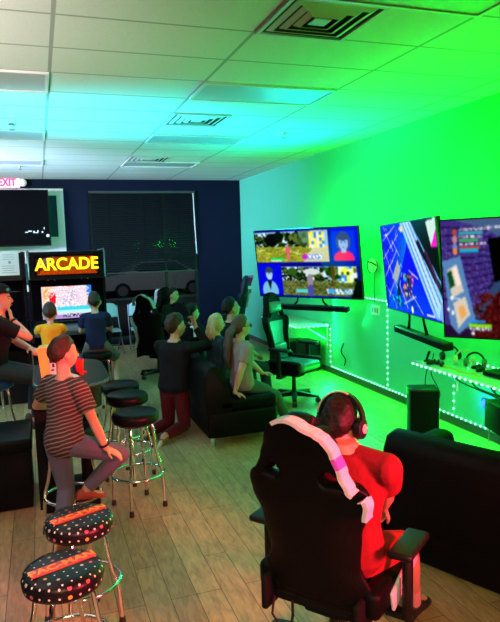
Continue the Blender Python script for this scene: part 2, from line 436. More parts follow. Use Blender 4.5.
STRIP = mat('red_print', (.42, .035, .02), .4); STRIPY = mat('orange_print', (.85, .28, .03), .4)
def seat_geo(R=.18, H=.095):
    return G().lathe([(.002, -H), (R - .03, -H), (R - .006, -H + .012), (R, -H + .03), (R + .002, -.035), (R - .006, -.018), (R - .02, -.007), (R - .05, -.001), (.002, .004)], 40)
LEGM = {}
def stool_frame(h, R, par, ring=.27):
    """four S-bent chrome legs with rubber feet and one foot ring"""
    H = .095
    for k in range(4):
        a = PI / 4 + k * PI / 2
        if (h, 'leg') not in LEGM:
            def q(rr, z): return (rr, 0, z)
            pts = [q(.115, h - H - .004), q(.135, h - H - .035), q(.142, h - H - .09), q(.15, h * .62), q(.168, h * .5), q(.190, h * .40), q(.197, h * .33), q(.202, h * .2), q(.206, .035)]
            LEGM[(h, 'leg')] = G().tube(pts, .0125, 10).mesh('leg', CHROME)
            LEGM[(h, 'foot')] = G().lathe([(.003, 0), (.017, 0), (.019, .01), (.016, .045), (.003, .046)], 12, (.206, 0, 0)).mesh('rubber_foot', RUBBER)
        l = put('leg', LEGM[(h, 'leg')], par, rot=(0, 0, a)); put('rubber_foot', LEGM[(h, 'foot')], l)
    if (h, 'ring') not in LEGM:
        LEGM[(h, 'ring')] = G().tube([(.198 * math.cos(k * PI / 20), .198 * math.sin(k * PI / 20), ring) for k in range(40)], .011, 10, closed=True).mesh('foot_ring', CHROME)
        LEGM[(h, 'plate')] = G().lathe([(.003, h - H - .012), (.135, h - H - .012), (.135, h - H), (.003, h - H)], 24).mesh('swivel_plate', BLACK)
    put('foot_ring', LEGM[(h, 'ring')], par); put('swivel_plate', LEGM[(h, 'plate')], par)
def stool(label, x, y, h, seatmat, rz=.3, printed=False, band=False, group=None):
    t = thing('bar_stool', label, 'bar stool', (x, y, 0), rz, group)
    s = obj('seat', seat_geo(), seatmat, t, 50, loc=(0, 0, h))
    if band:
        obj('chrome_band', G().lathe([(.176, -.085), (.184, -.083), (.184, -.062), (.176, -.06)], 40), CHROME, s)
    if printed:
        obj('print_strip', G().rbox((0, 0, .0035), (.30, .068, .004), .002, 1), STRIP, s, 0)
        text('lettering', 'PAC-MAN', .062, STRIPY, s, (0, 0, .006), (0, 0, 0), .001, 1.12, .0016)
    stool_frame(h, .18, t, .25 if h < .7 else .27)
    return t
stool('black dotted bar stool with red lettered strip, closest to the camera', .015, 2.745, .62, DOTS, .36, True, group='dotted bar stools')
stool('black dotted bar stool with red lettered strip, between the closest stool and the boy', .115, 3.25, .62, DOTS, .40, True, group='dotted bar stools')
BST = 'plain black bar stools'
stool('black bar stool at the table standing clear of the others, whole chrome frame in view', .63, 4.66, .77, VINYL, .35, group=BST)
stool('black bar stool at the table, second behind the one standing clear', .65, 5.27, .77, VINYL, .8, group=BST)
stool('black bar stool at the table, last of the line towards the chairs', .64, 5.70, .77, VINYL, .2, group=BST)
stool('black bar stool at the table end with the boy\'s raised foot on its ring', .13, 4.43, .77, VINYL, .75, group=BST)
stool('blue-seated bar stool under the man in the cap', -.49, 6.42, .77, BLUEV, .4, group=BST)
stool('bar stool under the child in yellow', .08, 7.2, .77, VINYL, .2, group=BST)
stool('bar stool under the child in navy', .60, 7.55, .77, VINYL, .5, group=BST)

# ------------------------------------------------------------------ bar table and what is on it
t = thing('bar_table', 'dark high table with rounded corners behind the striped-shirt boy', 'table', (.18, 5.03, 0))
def rrect(w, d, rr, n=8):
    out = []
    for cx, cy, a0 in ((w/2-rr, d/2-rr, 0), (-w/2+rr, d/2-rr, PI/2), (-w/2+rr, -d/2+rr, PI), (w/2-rr, -d/2+rr, 1.5*PI)):
        out += [(cx + rr * math.cos(a0 + k * PI / 2 / n), cy + rr * math.sin(a0 + k * PI / 2 / n)) for k in range(n + 1)]
    return out
TBLM = mat('dark_table_laminate', (.003, .008, .010), .4, spec=.08)
obj('tabletop', G().prism(rrect(.54, 1.12, .26), 1.02, 1.05), TBLM, t)
obj('edge_band', G().tube([(a, b, 1.035) for a, b in rrect(.542, 1.122, .261)], .014, 8, closed=True), mat('table_edge', (.02, .07, .065), .25), t)
obj('apron', G().prism(rrect(.42, .98, .18), .84, 1.02), mat('table_apron', (.003, .010, .010), .6, spec=.1), t)
for y in (-.36, .36): obj('bolt', G().lathe([(.001, -.004), (.012, -.004), (.012, .006), (.001, .008)], 10), CHROME, t, loc=(.212, y, .93), rot=(0, PI / 2, 0))
for x, y in ((-.24, -.12), (-.2, .36), (.10, .1)):
    obj('post', G().rbox((x, y, .43), (.10, .10, .86), .008), BLACKM, t)
obj('foot_plate', G().rbox((-.04, .1, .015), (.46, .7, .03), .008), BLACKM, t)
YEL = mat('yellow_card', (.85, .52, .10), .5)
t = thing('card_box', 'upright yellow box with a white pictured side on the high table', 'box', (.03, 4.93, 1.054), .35, rot=(0, math.radians(-5), -.1))
obj('box', G().rbox((-.025, 0, .115), (.07, .16, .23), .003, 1), YEL, t, 0)
obj('printed_side', G().rbox((.033, 0, .115), (.045, .158, .228), .003, 1), mat('white_card', (.7, .68, .66), .6), t, 0)
g = G()
for x, z, w, h in ((.03, .19, .02, .025), (.042, .165, .016, .02), (.028, .12, .024, .03), (.04, .085, .018, .03), (.03, .05, .02, .014)): g.box((x, -.0805, z), (w, .003, h))
obj('printed_picture', g, PRINT, t, 0)
def cup(label, x, y, m, hh=.10, rz=0):
    t = thing('cup', label, 'cup', (x, y, 1.05), rz)
    obj('cup', G().lathe([(.002, 0), (.028, 0), (.030, .004), (.038, hh), (.035, hh), (.027, .008), (.002, .008)], 20), m, t)
    obj('rim', G().tube([(.037 * math.cos(k * PI / 10), .037 * math.sin(k * PI / 10), hh) for k in range(20)], .003, 6, closed=True), m, t)
cup('red cup on the high table beside the boy\'s face', .25, 4.96, mat('red_plastic', (.55, .02, .02), .35))
cup('blue cup on the high table behind the red cup', .24, 5.18, mat('blue_plastic', (.02, .06, .5), .35))
tag(obj('paper_sheet', G().box((.13, 4.85, 1.0525), (.16, .22, .003), rz=.4), PAPER, None, 0), 'white sheet of paper lying on the high table by the red cup', 'paper')
for x, y, lb in ((.29, 4.93, 'small red bottle cap on the high table, nearer the rounded corner'), (.26, 4.86, 'small red bottle cap on the high table, nearer the paper')):
    tag(obj('bottle_cap', G().lathe([(.001, 0), (.016, 0), (.016, .008), (.012, .011), (.001, .012)], 14, (x, y, 1.05)), mat('red_plastic', (0, 0, 0))), lb, 'cap', 'red bottle caps')

# low black box bench left of the table, and things half hidden there
t = thing('storage_bench', 'low black box bench at the picture edge below the man in the cap', 'bench', (-.62, 5.22, 0))
obj('body', G().rbox((0, 0, .24), (.92, .58, .46), .012), BLACKM, t)
obj('lid', G().rbox((0, 0, .52), (.96, .62, .10), .02, 3), VINYL, t)
obj('plinth', G().box((0, .02, .006), (.86, .5, .012)), BLACKM, t, 0)
t = thing('dark_panel', 'dark blue edge of a cabinet entering the picture beside the closest dotted stool', 'cabinet', (-.62, 2.95, 0))
obj('side', G().rbox((0, 0, .34), (.5, .6, .68), .02), mat('dark_blue_laminate', (.006, .010, .022), .4), t)
obj('edge_strip', G().rbox((.252, -.02, .42), (.008, .02, .05), .003, 1), WHITE, t, 0)

# ------------------------------------------------------------------ arcade cabinets
def screen_mesh(name, img, w, h, es, parent, loc, rot, rows=None):
    """a flat display: one face per picture element, colour stored per face corner"""
    q = np.pad(img, ((1, 1), (1, 1), (0, 0)), 'edge'); hh, ww, _ = img.shape
    img = sum(q[i:i + hh, j:j + ww] * (1, 2, 1)[i] * (1, 2, 1)[j] for i in range(3) for j in range(3)) / 16
    img = np.clip((img - .5) * 1.12 + .5, 0, 1)
    H, W, _ = img.shape
    xs = np.linspace(-w / 2, w / 2, W + 1); zs = np.linspace(h / 2, -h / 2, H + 1)
    gx, gz = np.meshgrid(xs, zs); vs = np.stack([gx.ravel(), 0 * gx.ravel(), gz.ravel()], 1)
    i, j = np.meshgrid(np.arange(H), np.arange(W), indexing='ij'); a = (i * (W + 1) + j).ravel()
    fs = np.stack([a + W + 1, a + W + 2, a + 1, a], 1)
    me = bpy.data.meshes.new(name); me.from_pydata(vs.tolist(), [], fs.tolist())
    ca = me.color_attributes.new('pixels', 'FLOAT_COLOR', 'CORNER')
    c = np.clip(img.reshape(-1, 3), 0, 1); c = np.where(c <= .04045, c / 12.92, ((c + .055) / 1.055) ** 2.4)
    c = np.concatenate([c, np.ones((len(c), 1))], 1)
    ca.data.foreach_set('color', np.repeat(c, 4, axis=0).astype(np.float32).ravel())
    key = 'display_%.2f' % es
    if key not in MATS:
        m = bpy.data.materials.new(key); m.use_nodes = True; nt = m.node_tree; b = nt.nodes['Principled BSDF']
        at = N(nt, 'ShaderNodeVertexColor'); at.layer_name = 'pixels'
        b.inputs['Base Color'].default_value = (.002, .002, .002, 1); b.inputs['Roughness'].default_value = .5
        b.inputs['Specular IOR Level'].default_value = .03
        nt.links.new(at.outputs['Color'], b.inputs['Emission Color']); b.inputs['Emission Strength'].default_value = es
        MATS[key] = m
    me.materials.append(MATS[key])
    return put(name, me, parent, loc, rot)
class Img:
    def __init__(s, w, h, c=(0, 0, 0), seed=1):
        s.a = np.zeros((h, w, 3)); s.a[:] = c; s.w, s.h = w, h
        y, x = np.mgrid[0:h, 0:w]; s.u = (x + .5) / w; s.v = (y + .5) / h; s.rng = np.random.default_rng(seed)
    def put(s, m, c, al=1.):
        s.a[m] = s.a[m] * (1 - al) + np.array(c) * al; return s
    def rect(s, u0, v0, u1, v1, c, al=1.): return s.put((s.u >= u0) & (s.u < u1) & (s.v >= v0) & (s.v < v1), c, al)
    def ell(s, u, v, ru, rv, c, al=1.): return s.put(((s.u - u) / ru) ** 2 + ((s.v - v) / rv) ** 2 < 1, c, al)
    def poly(s, pts, c, al=1.):
        m = np.zeros_like(s.u, bool); n = len(pts)
        for i in range(n):
            (x0, y0), (x1, y1) = pts[i], pts[(i + 1) % n]
            if y0 == y1: continue
            k = ((y0 > s.v) != (y1 > s.v)) & (s.u < (x1 - x0) * (s.v - y0) / (y1 - y0) + x0); m ^= k
        return s.put(m, c, al)
    def line(s, p, q, wd, c, al=1.):
        asp = s.w / s.h; px, py, qx, qy = p[0] * asp, p[1], q[0] * asp, q[1]
        dx, dy = qx - px, qy - py; L = dx * dx + dy * dy + 1e-9
        t = np.clip(((s.u * asp - px) * dx + (s.v - py) * dy) / L, 0, 1)
        return s.put((s.u * asp - px - t * dx) ** 2 + (s.v - py - t * dy) ** 2 < wd * wd, c, al)
    def speck(s, u0, v0, u1, v1, cols, dens, sz=1):
        hh, ww = s.h // sz + 1, s.w // sz + 1
        k = s.rng.random((hh, ww)).repeat(sz, 0).repeat(sz, 1)[:s.h, :s.w]; ci = s.rng.integers(0, len(cols), (hh, ww)).repeat(sz, 0).repeat(sz, 1)[:s.h, :s.w]
        m = (k < dens) & (s.u >= u0) & (s.u < u1) & (s.v >= v0) & (s.v < v1)
        s.a[m] = np.array(cols)[ci[m]]; return s

t = thing('arcade_cabinet', 'tall black arcade cabinet with glowing yellow marquee and bright game screen', 'arcade machine', (.345, 8.32, 0))
CAB = mat('black_cabinet', (.002, .002, .004), .5, spec=.15)
side = [(-.02, 0), (.85, 0), (.85, 1.98), (.0, 2.0), (-.04, 1.96), (-.04, 1.66), (.18, 1.62), (.20, 1.08), (-.28, .98), (-.30, .86), (-.02, .74)]
for s in (-1, 1):
    obj('side_panel', G().prism(side, s * .475 - .018, s * .475 + .018, 'x'), CAB, t)
    obj('edge_trim', G().tube([(s * .475, a, b) for a, b in ((-.045, 1.64), (-.048, 1.95), (-.005, 2.005), (.85, 1.985))], .012, 6), mat('t_molding', (.10, .10, .12), .3), t)
obj('body', G().box((0, .46, .36), (.914, .76, .70)).box((0, .80, 1.3), (.914, .06, 1.3)).box((0, .42, 1.97), (.914, .85, .03)).box((0, .26, 1.05), (.914, .5, .05)), CAB, t, 0)
obj('coin_door', G().rbox((0, -.0, .45), (.34, .03, .42), .01), mat('coin_door', (.03, .03, .035), .35, .7), t)
im = Img(150, 50, (.02, .01, .02), 3)
im.poly([(.02, .95), (.06, .30), (.18, .08), (.80, .05), (.95, .10), (.98, .95)], (.42, .10, .02))
im.poly([(.02, .55), (.06, .25), (.30, .05), (.30, .18), (.10, .62)], (.45, .40, .45)).poly([(.05, .95), (.12, .60), (.90, .62), (.97, .95)], (.70, .25, .04))
im.poly([(.12, .78), (.28, .12), (.78, .10), (.9, .78)], (.62, .30, .02)).ell(.90, .28, .06, .2, (.9, .3, .05)).speck(.03, .1, .97, .95, [(.95, .75, .1), (.8, .2, .05), (.3, .1, .1)], .12)
mq = screen_mesh('marquee', im.a, .80, .27, 1.0, t, (0, -.035, 1.81), (0, 0, 0))
text('lettering', 'ARCADE', .215, mat('marquee_letters', (.9, .75, .02), .4, emit=(1, .66, .01), es=1.2), mq, (.0, -.006, .01), (PI / 2, 0, 0), .003, .94, .006)
obj('marquee_frame', G().box((0, -.03, 1.955), (.914, .02, .02)).box((0, -.03, 1.66), (.914, .02, .03)).box((0, -.022, 1.80), (.914, .008, .27)), CAB, t, 0)
obj('speaker_panel', G().box((0, .07, 1.635), (.914, .22, .02)), CAB, t, 0)
for x in (-.25, -.17, .17, .25): obj('speaker_light', G().ell((x, -.03, 1.63), (.01, .008, .008)), mat('orange_lamp', (.6, .25, .05), .4, emit=(1, .5, .1), es=.6), t)
im = Img(120, 90, (.86, .78, .84), 5)
im.rect(.1, .02, .9, .12, (.95, .80, .62)).rect(.38, .1, .72, .14, (.9, .2, .15)).rect(.02, .1, .26, .6, (.95, .75, .6)).ell(.22, .45, .07, .16, (.85, .12, .2)).ell(.1, .35, .06, .15, (.95, .6, .35))
im.rect(.9, 0, 1, .4, (.25, .5, .9)).rect(.3, .68, 1, .78, (.25, .8, .85)).rect(.3, .78, 1, .86, (.7, .9, .95)).rect(0, .9, 1, 1, (.65, .55, .75))
im.speck(.4, .25, .7, .65, [(.55, .5, .65), (.95, .9, .95), (.7, .75, .9)], .35, 2).speck(.05, .1, .95, .7, [(.95, .95, .98), (.92, .80, .84), (.80, .85, .95), (.98, .92, .82)], .3, 3).speck(.4, .88, .95, .97, [(.2, .2, .3), (.9, .9, .95)], .5, 2)
screen_mesh('screen', im.a, .64, .50, 1.15, t, (-.02, .165, 1.345), (math.radians(-6), 0, 0))
obj('screen_bezel', G().box((0, .19, 1.345), (.914, .012, .56), mtx=None), DARKGLASS, t, 0)
p = obj('control_panel', G().rbox((0, 0, 0), (.914, .50, .06), .01), mat('control_panel', (.05, .05, .07), .35), t, loc=(0, -.04, 1.0), rot=(.2, 0, 0))
for x in (-.28, .14):
    obj('joystick', G().cap((x, -.08, .03), (x, -.08, .10), .006, .006, 8).ell((x, -.08, .115), (.018, .018, .018)), mat('joystick_ball', (.02, .06, .4), .3), p)
    for k in range(6):
        obj('button', G().lathe([(.001, .03), (.016, .03), (.016, .038), (.012, .042), (.001, .043)], 12, (x + .09 + (k % 3) * .045, -.05 - (k // 3) * .05, 0)), mat('white_button', (.7, .7, .75), .3, emit=(.8, .85, 1), es=.3), p)
t = thing('arcade_cabinet', 'black cabinet with a white notice taped on it, beside the lit arcade machine', 'arcade machine', (-.66, 8.36, 0))
for s in (-1, 1): obj('side_panel', G().prism(side, s * .46 - .018, s * .46 + .018, 'x'), CAB, t)
obj('body', G().box((0, .46, .36), (.885, .76, .70)).box((0, .80, 1.3), (.885, .06, 1.3)).box((0, .42, 1.97), (.885, .85, .03)), CAB, t, 0)
obj('marquee', G().box((0, -.03, 1.80), (.885, .02, .33)), BLACK, t, 0)
obj('screen', G().box((0, .2, 1.33), (.885, .02, .56)), DARKGLASS, t, 0)
obj('control_panel', G().rbox((0, -.04, 1.0), (.885, .5, .06), .01, rot=(.2, 0, 0)), CAB, t)
t = thing('notice', 'white printed notice taped beside the marquee above the man in the cap', 'notice', (-.36, 8.315, 1.85), rot=(0, 0, 0))
obj('sheet', G().box((0, 0, 0), (.24, .003, .29)), PAPER, t, 0)
g = G(); g.box((.01, -.0025, .02), (.03, .002, .03))
for k in range(9):
    if k in (3, 4): continue
    g.box((random.uniform(-.01, .01), -.0025, .115 - k * .028), (random.uniform(.12, .19), .002, .005))
obj('print_lines', g, mat('grey_print', (.2, .19, .2), .8), t, 0)

# folding chairs by the shop window
FRT = mat('grey_metal', (.10, .12, .13), .35, .8); FTEAL = mat('pale_teal_plastic', (.22, .38, .42), .4)
def folding(label, x, y, rz, lean=0.):
    t = thing('folding_chair', label, 'chair', (x, y, 0), rz, 'chairs by the shop window')
    g = G()      # seat faces -Y, back at +Y
    bk = []
    for k in range(9):
        a = -1 + k / 4; bk.append([(a * .225, .22 - .03 * (1 - a * a), .68), (a * .225, .235 - .03 * (1 - a * a), .68), (a * .21, .265 - .03 * (1 - a * a), .93 + .02 * (1 - a * a) - .05 * abs(a) ** 6), (a * .21, .25 - .03 * (1 - a * a), .93 + .02 * (1 - a * a) - .05 * abs(a) ** 6)])
    obj('backrest', g.loft(bk), FTEAL, t)
    obj('seat', G().rbox((0, -.02, .45), (.42, .42, .025), .01), FTEAL, t)
    for s in (-1, 1):
        obj('leg', G().tube([(s * .225, .26, .9), (s * .23, .2, .6), (s * .235, -.24, .012)], .012, 8), FRT, t)
        obj('leg', G().tube([(s * .205, -.18, .44), (s * .205, -.1, .4), (s * .21, .27, .012)], .012, 8), FRT, t)
    for y, z in ((-.19, .13), (.2, .13), (-.2, .43)): obj('cross_bar', G().tube([(-.21, y, z), (.21, y, z)], .009, 8), FRT, t)
folding('pale teal chair under the shop window, next to the arcade machine', 1.17, 11.75, .05)
folding('pale teal chair under the shop window, next to the white-edged gaming chair', 1.80, 11.75, -.06)

# ------------------------------------------------------------------ gaming chairs
def interp(tab, x):
    for (a, b), (c, d) in zip(tab, tab[1:]):
        if x <= c: 
            t = (x - a) / (c - a); t = t * t * (3 - 2 * t); return b + (d - b) * t
    return tab[-1][1]
HW = [(0, .215), (.08, .245), (.22, .205), (.40, .222), (.54, .262), (.60, .27), (.64, .262), (.68, .215), (.75, .190), (.85, .165), (.93, .138), (.97, .112), (1.0, .07)]
BZ0, BZ1 = .44, 1.32
def back_pt(uu, s):
    """front surface of the backrest: local x back-leaning, y lateral, z up"""
    hw = interp(HW, s); z = BZ0 + s * (BZ1 - BZ0)
    wing = (.075 if s < .64 else .045 * min(1, (1.02 - s) * 5)) * abs(uu) ** 3 * (1 if s > .05 else .6)
    return V((-.235 - .135 * s - .02 * math.sin(s * PI) + wing, uu * hw, z - .03 * uu * uu * (s > .9) * (s - .9) * 10))
def backrest_mesh(mats, inner=False):
    g = G(); nu, ns = 24, 44
    vs = [back_pt(-1 + 2 * i / nu, j / ns) for j in range(ns + 1) for i in range(nu + 1)]
    fs = []; mi = []
    for j in range(ns):
        for i in range(nu):
            cu, cs = -1 + 2 * (i + .5) / nu, (j + .5) / ns
            if any(((cu - h) / .17) ** 2 + ((cs - .685) / .034) ** 2 < 1 for h in (-.56, .56)): continue
            a = j * (nu + 1) + i; fs.append((a, a + 1, a + nu + 2, a + nu + 1))
            mi.append(1 if inner and abs(cu) < .62 and .06 < cs < .60 else 0)
    g.add(vs, fs); g.m = mi
    return baked(g, mats, [('SOLIDIFY', dict(thickness=.075, offset=-1)), ('SUBSURF', dict(levels=1, render_levels=1))], 'backrest')
def trim_geo(pts, out=.003, inn=.014, fr=-.010, bk=.079):
    rings = []; L = len(pts)
    for i, (p, o) in enumerate(pts):
        rings.append([p + o * out + V((fr, 0, 0)), p + o * out + V((-bk, 0, 0)), p - o * inn + V((-bk, 0, 0)), p - o * inn + V((-bk + .012, 0, 0)), p - o * .002 + V((-bk + .012, 0, 0)), p - o * .002 + V((fr, 0, 0))])
    return G().loft(rings)
def outline(path, n=10):
    """points of the backrest edge from (u, s) keys, with outward directions"""
    P = []
    for (u0_, s0), (u1_, s1) in zip(path, path[1:]):
        for k in range(n): P.append((u0_ + (u1_ - u0_) * k / n, s0 + (s1 - s0) * k / n))
    P.append(path[-1]); pts = [back_pt(a, b) for a, b in P]; out = []
    for i, p in enumerate(pts):
        d = pts[min(i + 1, len(pts) - 1)] - pts[max(i - 1, 0)]
        o = V((0, d.z, -d.y)); o.normalize()
        c = V((0, 0, BZ0 + .55 * (BZ1 - BZ0)))
        if o.dot(V((0, p.y, p.z - c.z))) < 0: o = -o
        out.append((p, o))
    return out
CH = {}
def gaming_chair(label, x, y, rz, body=LEATHER, accent=None, trims=(), trim_m=TRIMW, bolster=None, pillow=True, z=0, scale=1., arm=True):
    t = thing('gaming_chair', label, 'gaming chair', (x, y, z), rz, 'gaming chairs'); t.scale = (scale,) * 3
    acc = accent or body
    key = ('b', body.name, acc.name)
    if key not in CH: CH[key] = backrest_mesh([body, acc], accent is not None)
    b = put('backrest', CH[key], t)
    for nm, path, m in trims: obj(nm, trim_geo(outline(path)), m, b, 50)
    def part(nm, mk, m, par=t, loc=None, rot=None):
        k = (nm, m.name)
        if k not in CH: CH[k] = mk().mesh(nm, m, 45)
        return put(nm, CH[k], par, loc, rot)
    part('seat', lambda: G().rbox((.02, 0, .455), (.50, .40, .10), .04, 4), acc)
    for s in (-1, 1):
        part('seat_bolster', lambda: G().rbox((0, 0, 0), (.46, .085, .135), .035, 4), body, t, (.02, s * .225, .465))
        if bolster: part('bolster_panel', lambda: G().rbox((0, 0, 0), (.34, .014, .10), .006, 2), bolster, t, (.10, s * .272, .475), (0, math.radians(-16), 0))
    part('seat_pan', lambda: G().rbox((0, 0, .385), (.40, .38, .05), .015), BLACKM)
    part('tilt_mechanism', lambda: G().rbox((-.02, 0, .34), (.26, .16, .06), .015).tube([(0, -.08, .34), (0, -.25, .335)], .008, 8), BLACKM)
    for s in (-1, 1):
        part('back_hinge', lambda: G().rbox((-.2, 0, .42), (.16, .03, .16), .012), BLACKM, t, (0, s * .20, 0))
    if pillow:
        part('head_pillow', lambda: G().rbox((0, 0, 0), (.07, .25, .13), .035, 4), acc, b, (-.275, 0, BZ0 + .80 * .88), (0, -.16, 0))
        part('lumbar_pillow', lambda: G().rbox((0, 0, 0), (.08, .30, .18), .04, 4), acc, b, (-.215, 0, BZ0 + .2 * .88), (0, -.12, 0))
    if arm:
        for s in (-1, 1):
            a = part('armrest', lambda: G().rbox((0, 0, .50), (.06, .035, .33), .012).rbox((-.01, -.03, .345), (.07, .12, .03), .01), BLACK, t, (.0, s * .315, 0), (0, 0, 0 if s > 0 else PI))
            part('arm_pad', lambda: G().rbox((0, 0, 0), (.27, .095, .035), .014, 3), BLACK, a, (.02 if s > 0 else -.02, 0, .675))
    part('gas_column', lambda: G().cap((0, 0, .10), (0, 0, .34), .028, .022, 14), BLACK)
    for k in range(5):
        sp = part('base_spoke', lambda: G().loft([[(.03, -.035, .07), (.03, .035, .07), (.03, .035, .125), (.03, -.035, .125)], [(.31, -.022, .065), (.31, .022, .065), (.31, .022, .088), (.31, -.022, .088)]]), BLACK, t, None, (0, 0, k * 2 * PI / 5 + .3))
        part('caster', lambda: G().lathe([(.004, -.028), (.026, -.028), (.031, -.02), (.031, -.006), (.02, -.005), (.02, .005), (.031, .006), (.031, .02), (.026, .028), (.004, .028)], 18), RUBBER, sp, (.30, 0, .031), (PI / 2, 0, 0))
    return t
PINK = mat('magenta_trim', (.62, .08, .62), .4, bump=.3, bscale=300)
FULLR = [(-1, .05), (-1, .22), (-1, .40), (-1, .60)]
FULLL = [(1, .05), (1, .22), (1, .40), (1, .60)]
TOPR = [(.6, 1.0), (0, 1.0), (-.6, 1.0), (-1, .97), (-1, .90), (-1, .85)]
chair_e = gaming_chair('big black gaming chair with white and magenta edge, seating the man in the red shirt', 1.245, 2.50, .66,
    trims=[('trim', [(.85, 1.0), (-.8, 1.0), (-1, .975), (-1, .90), (-1, .83)], TRIMW), ('trim', [(-1, .83), (-1, .78)], PINK), ('trim', [(-1, .78), (-1, .72), (-1, .665)], TRIMW), ('trim', [(-1, .645), (-1, .60), (-1, .53)], TRIMW)], bolster=TRIMW)
chair_e.scale = (1, 1.14, 1)
obj('pull_strap', G().tube([(-.24, .17, .40), (-.27, .165, .33), (-.26, .13, .27), (-.25, .09, .28), (-.25, .08, .34), (-.23, .09, .40)], .006, 6), BLACK, chair_e)
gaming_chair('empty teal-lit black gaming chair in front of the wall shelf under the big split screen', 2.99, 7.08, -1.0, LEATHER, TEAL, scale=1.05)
gaming_chair('black gaming chair with a white wavy edge beside the folding chairs', 1.66, 9.3, .85,
    trims=[('trim', FULLL, TRIMW), ('trim', [(1, .80), (1, .92), (1, 1.0), (-1, 1.0), (-1, .92), (-1, .76)], mat('soft_white_trim', (.3, .3, .32), .5))], bolster=TRIMW, pillow=False)
gaming_chair('black gaming chair with white edged head wings holding the face turned to the camera', 2.13, 9.98, -1.15,
    trims=[('trim', [(1, .60), (1, .72), (1, .85), (1, 1.0)], TRIMW), ('trim', [(-1, 1.0), (-1, .85), (-1, .72), (-1, .60)], TRIMW)])
gaming_chair('dark gaming chair with white edge behind the kneeling boy', 1.92, 7.75, .55, trims=[('trim', [(-1, .66), (-1, .60), (-1, .5)], TRIMW)])
gaming_chair('blue-black gaming chair with a magenta lit edge in the room corner', 3.30, 10.9, 2.65, mat('navy_leather', (.008, .012, .05), .45), scale=1.08,
    trims=[('trim', [(1, 1.0), (-1, 1.0), (-1, .86), (-1, .78)], PINK), ('trim', [(-1, .72), (-1, .65), (-1, .5), (-1, .35)], TRIMW)])  # pink light on the top edge put into the trim colour

# ------------------------------------------------------------------ sofas
def sofa(name, label, x, y, rz, L, D, arms, hb=.84, seats=2, feet=CHROME, arm_h=.62):
    """faces +X locally, length along Y"""
    t = thing(name, label, 'sofa', (x, y, 0), rz)
    obj('base', G().rbox((0, 0, .23), (D, L, .26), .03, 3), LEATHER, t)
    for k in range(seats):
        w = L / seats - .01
        obj('seat_cushion', G().rbox((.06, -L / 2 + (k + .5) * L / seats, .42), (D - .1, w, .14), .05, 4), LEATHER, t)
    for k in range(seats):
        w = L / seats - .01; yy = -L / 2 + (k + .5) * L / seats
        rings = []
        for xx, zz in ((-D/2 + .02, .14), (-D/2 - .02, .45), (-D/2 - .02, hb - .10), (-D/2 + .02, hb - .02), (-D/2 + .10, hb), (-D/2 + .17, hb - .04), (-D/2 + .22, hb - .18), (-D/2 + .26, .48), (-D/2 + .26, .3)):
            rings.append((xx, zz))
        gg = G()
        lo, hi = yy - w / 2, yy + w / 2
        secs = []
        for q, ins in ((lo, .05), (lo + .015, .02), (lo + .04, 0), (hi - .04, 0), (hi - .015, .02), (hi, .05)):
            cx, cz = -D/2 + .11, .5
            secs.append([(cx + (a - cx) * (1 - ins * 1.2), q, cz + (b - cz) * (1 - ins)) for a, b in rings])
        obj('back_cushion', gg.loft(secs), LEATHER, t, 60)
    for s in arms:
        obj('arm', G().rbox((.0, s * (L / 2 + .09), (arm_h + .10) / 2), (D, .18, arm_h - .10), .07, 4), LEATHER, t)
    for sx in (-1, 1):
        for sy in (-1, 1):
            obj('foot', G().lathe([(.003, 0), (.02, 0), (.024, .02), (.034, .1), (.003, .1)], 14, (sx * (D / 2 - .06), sy * (L / 2 - .06), 0)), feet, t)
    return t
sofa('loveseat', 'black leather loveseat with silver feet carrying the woman with the ponytail', 1.85, 6.46, 0., 1.52, .74, ())
sofa('sofa', 'large black leather sofa seen from behind beside the man in the red shirt', 2.667, 2.658, .42, 1.55, .92, (1,), .87, 2, arm_h=.66)

# ------------------------------------------------------------------ people
SKIN = mat('skin', (.42, .21, .15), .5); SKIN2 = mat('skin_pale', (.50, .28, .21), .5)
EYEW = mat('eye_white', (.35, .33, .33), .4); EYED = mat('eye_dark', (.01, .008, .006), .2); LIP = mat('lip', (.30, .09, .08), .5)
def ik(a, c, l1, l2, pole):
    a, c = V(a), V(c); d = c - a; L = d.length
    if L > (l1 + l2) * .999: c = a + d.normalized() * (l1 + l2) * .999; d = c - a; L = d.length
    n = d.normalized(); k = (l1 * l1 - l2 * l2 + L * L) / (2 * L); hh = math.sqrt(max(l1 * l1 - k * k, 0))
    p = V(pole); p = p - n * p.dot(n)
    if p.length < 1e-5: p = n.orthogonal()
    return a + n * k + p.normalized() * hh, c
def head_fn(S, grow=0., hair=None):
    def fn(d):
        x, y, z = d
        px, py, pz = x * .096, y * .075, z * .118
        if z < 0:
            py *= 1 - .26 * (-z) ** 1.3
            if x < 0: px *= 1 - .42 * (-z) ** 1.2
            else: px += .014 * (-z) * x
        if x > 0: px *= 1 - .06 * (1 - abs(y))
        else: px *= 1.06
        for s in (-1, 1):       # eye sockets
            px -= .010 * math.exp(-(((y - s * .42) / .2) ** 2 + ((z - .07) / .14) ** 2)) * (x > .3)
        if hair is not None:
            h = hair(d); k = 1 + (h / .1 if h > 0 else -.10)
            px, py, pz = px * k, py * k, pz * k
        return V((px, py, pz)) * S
    return fn
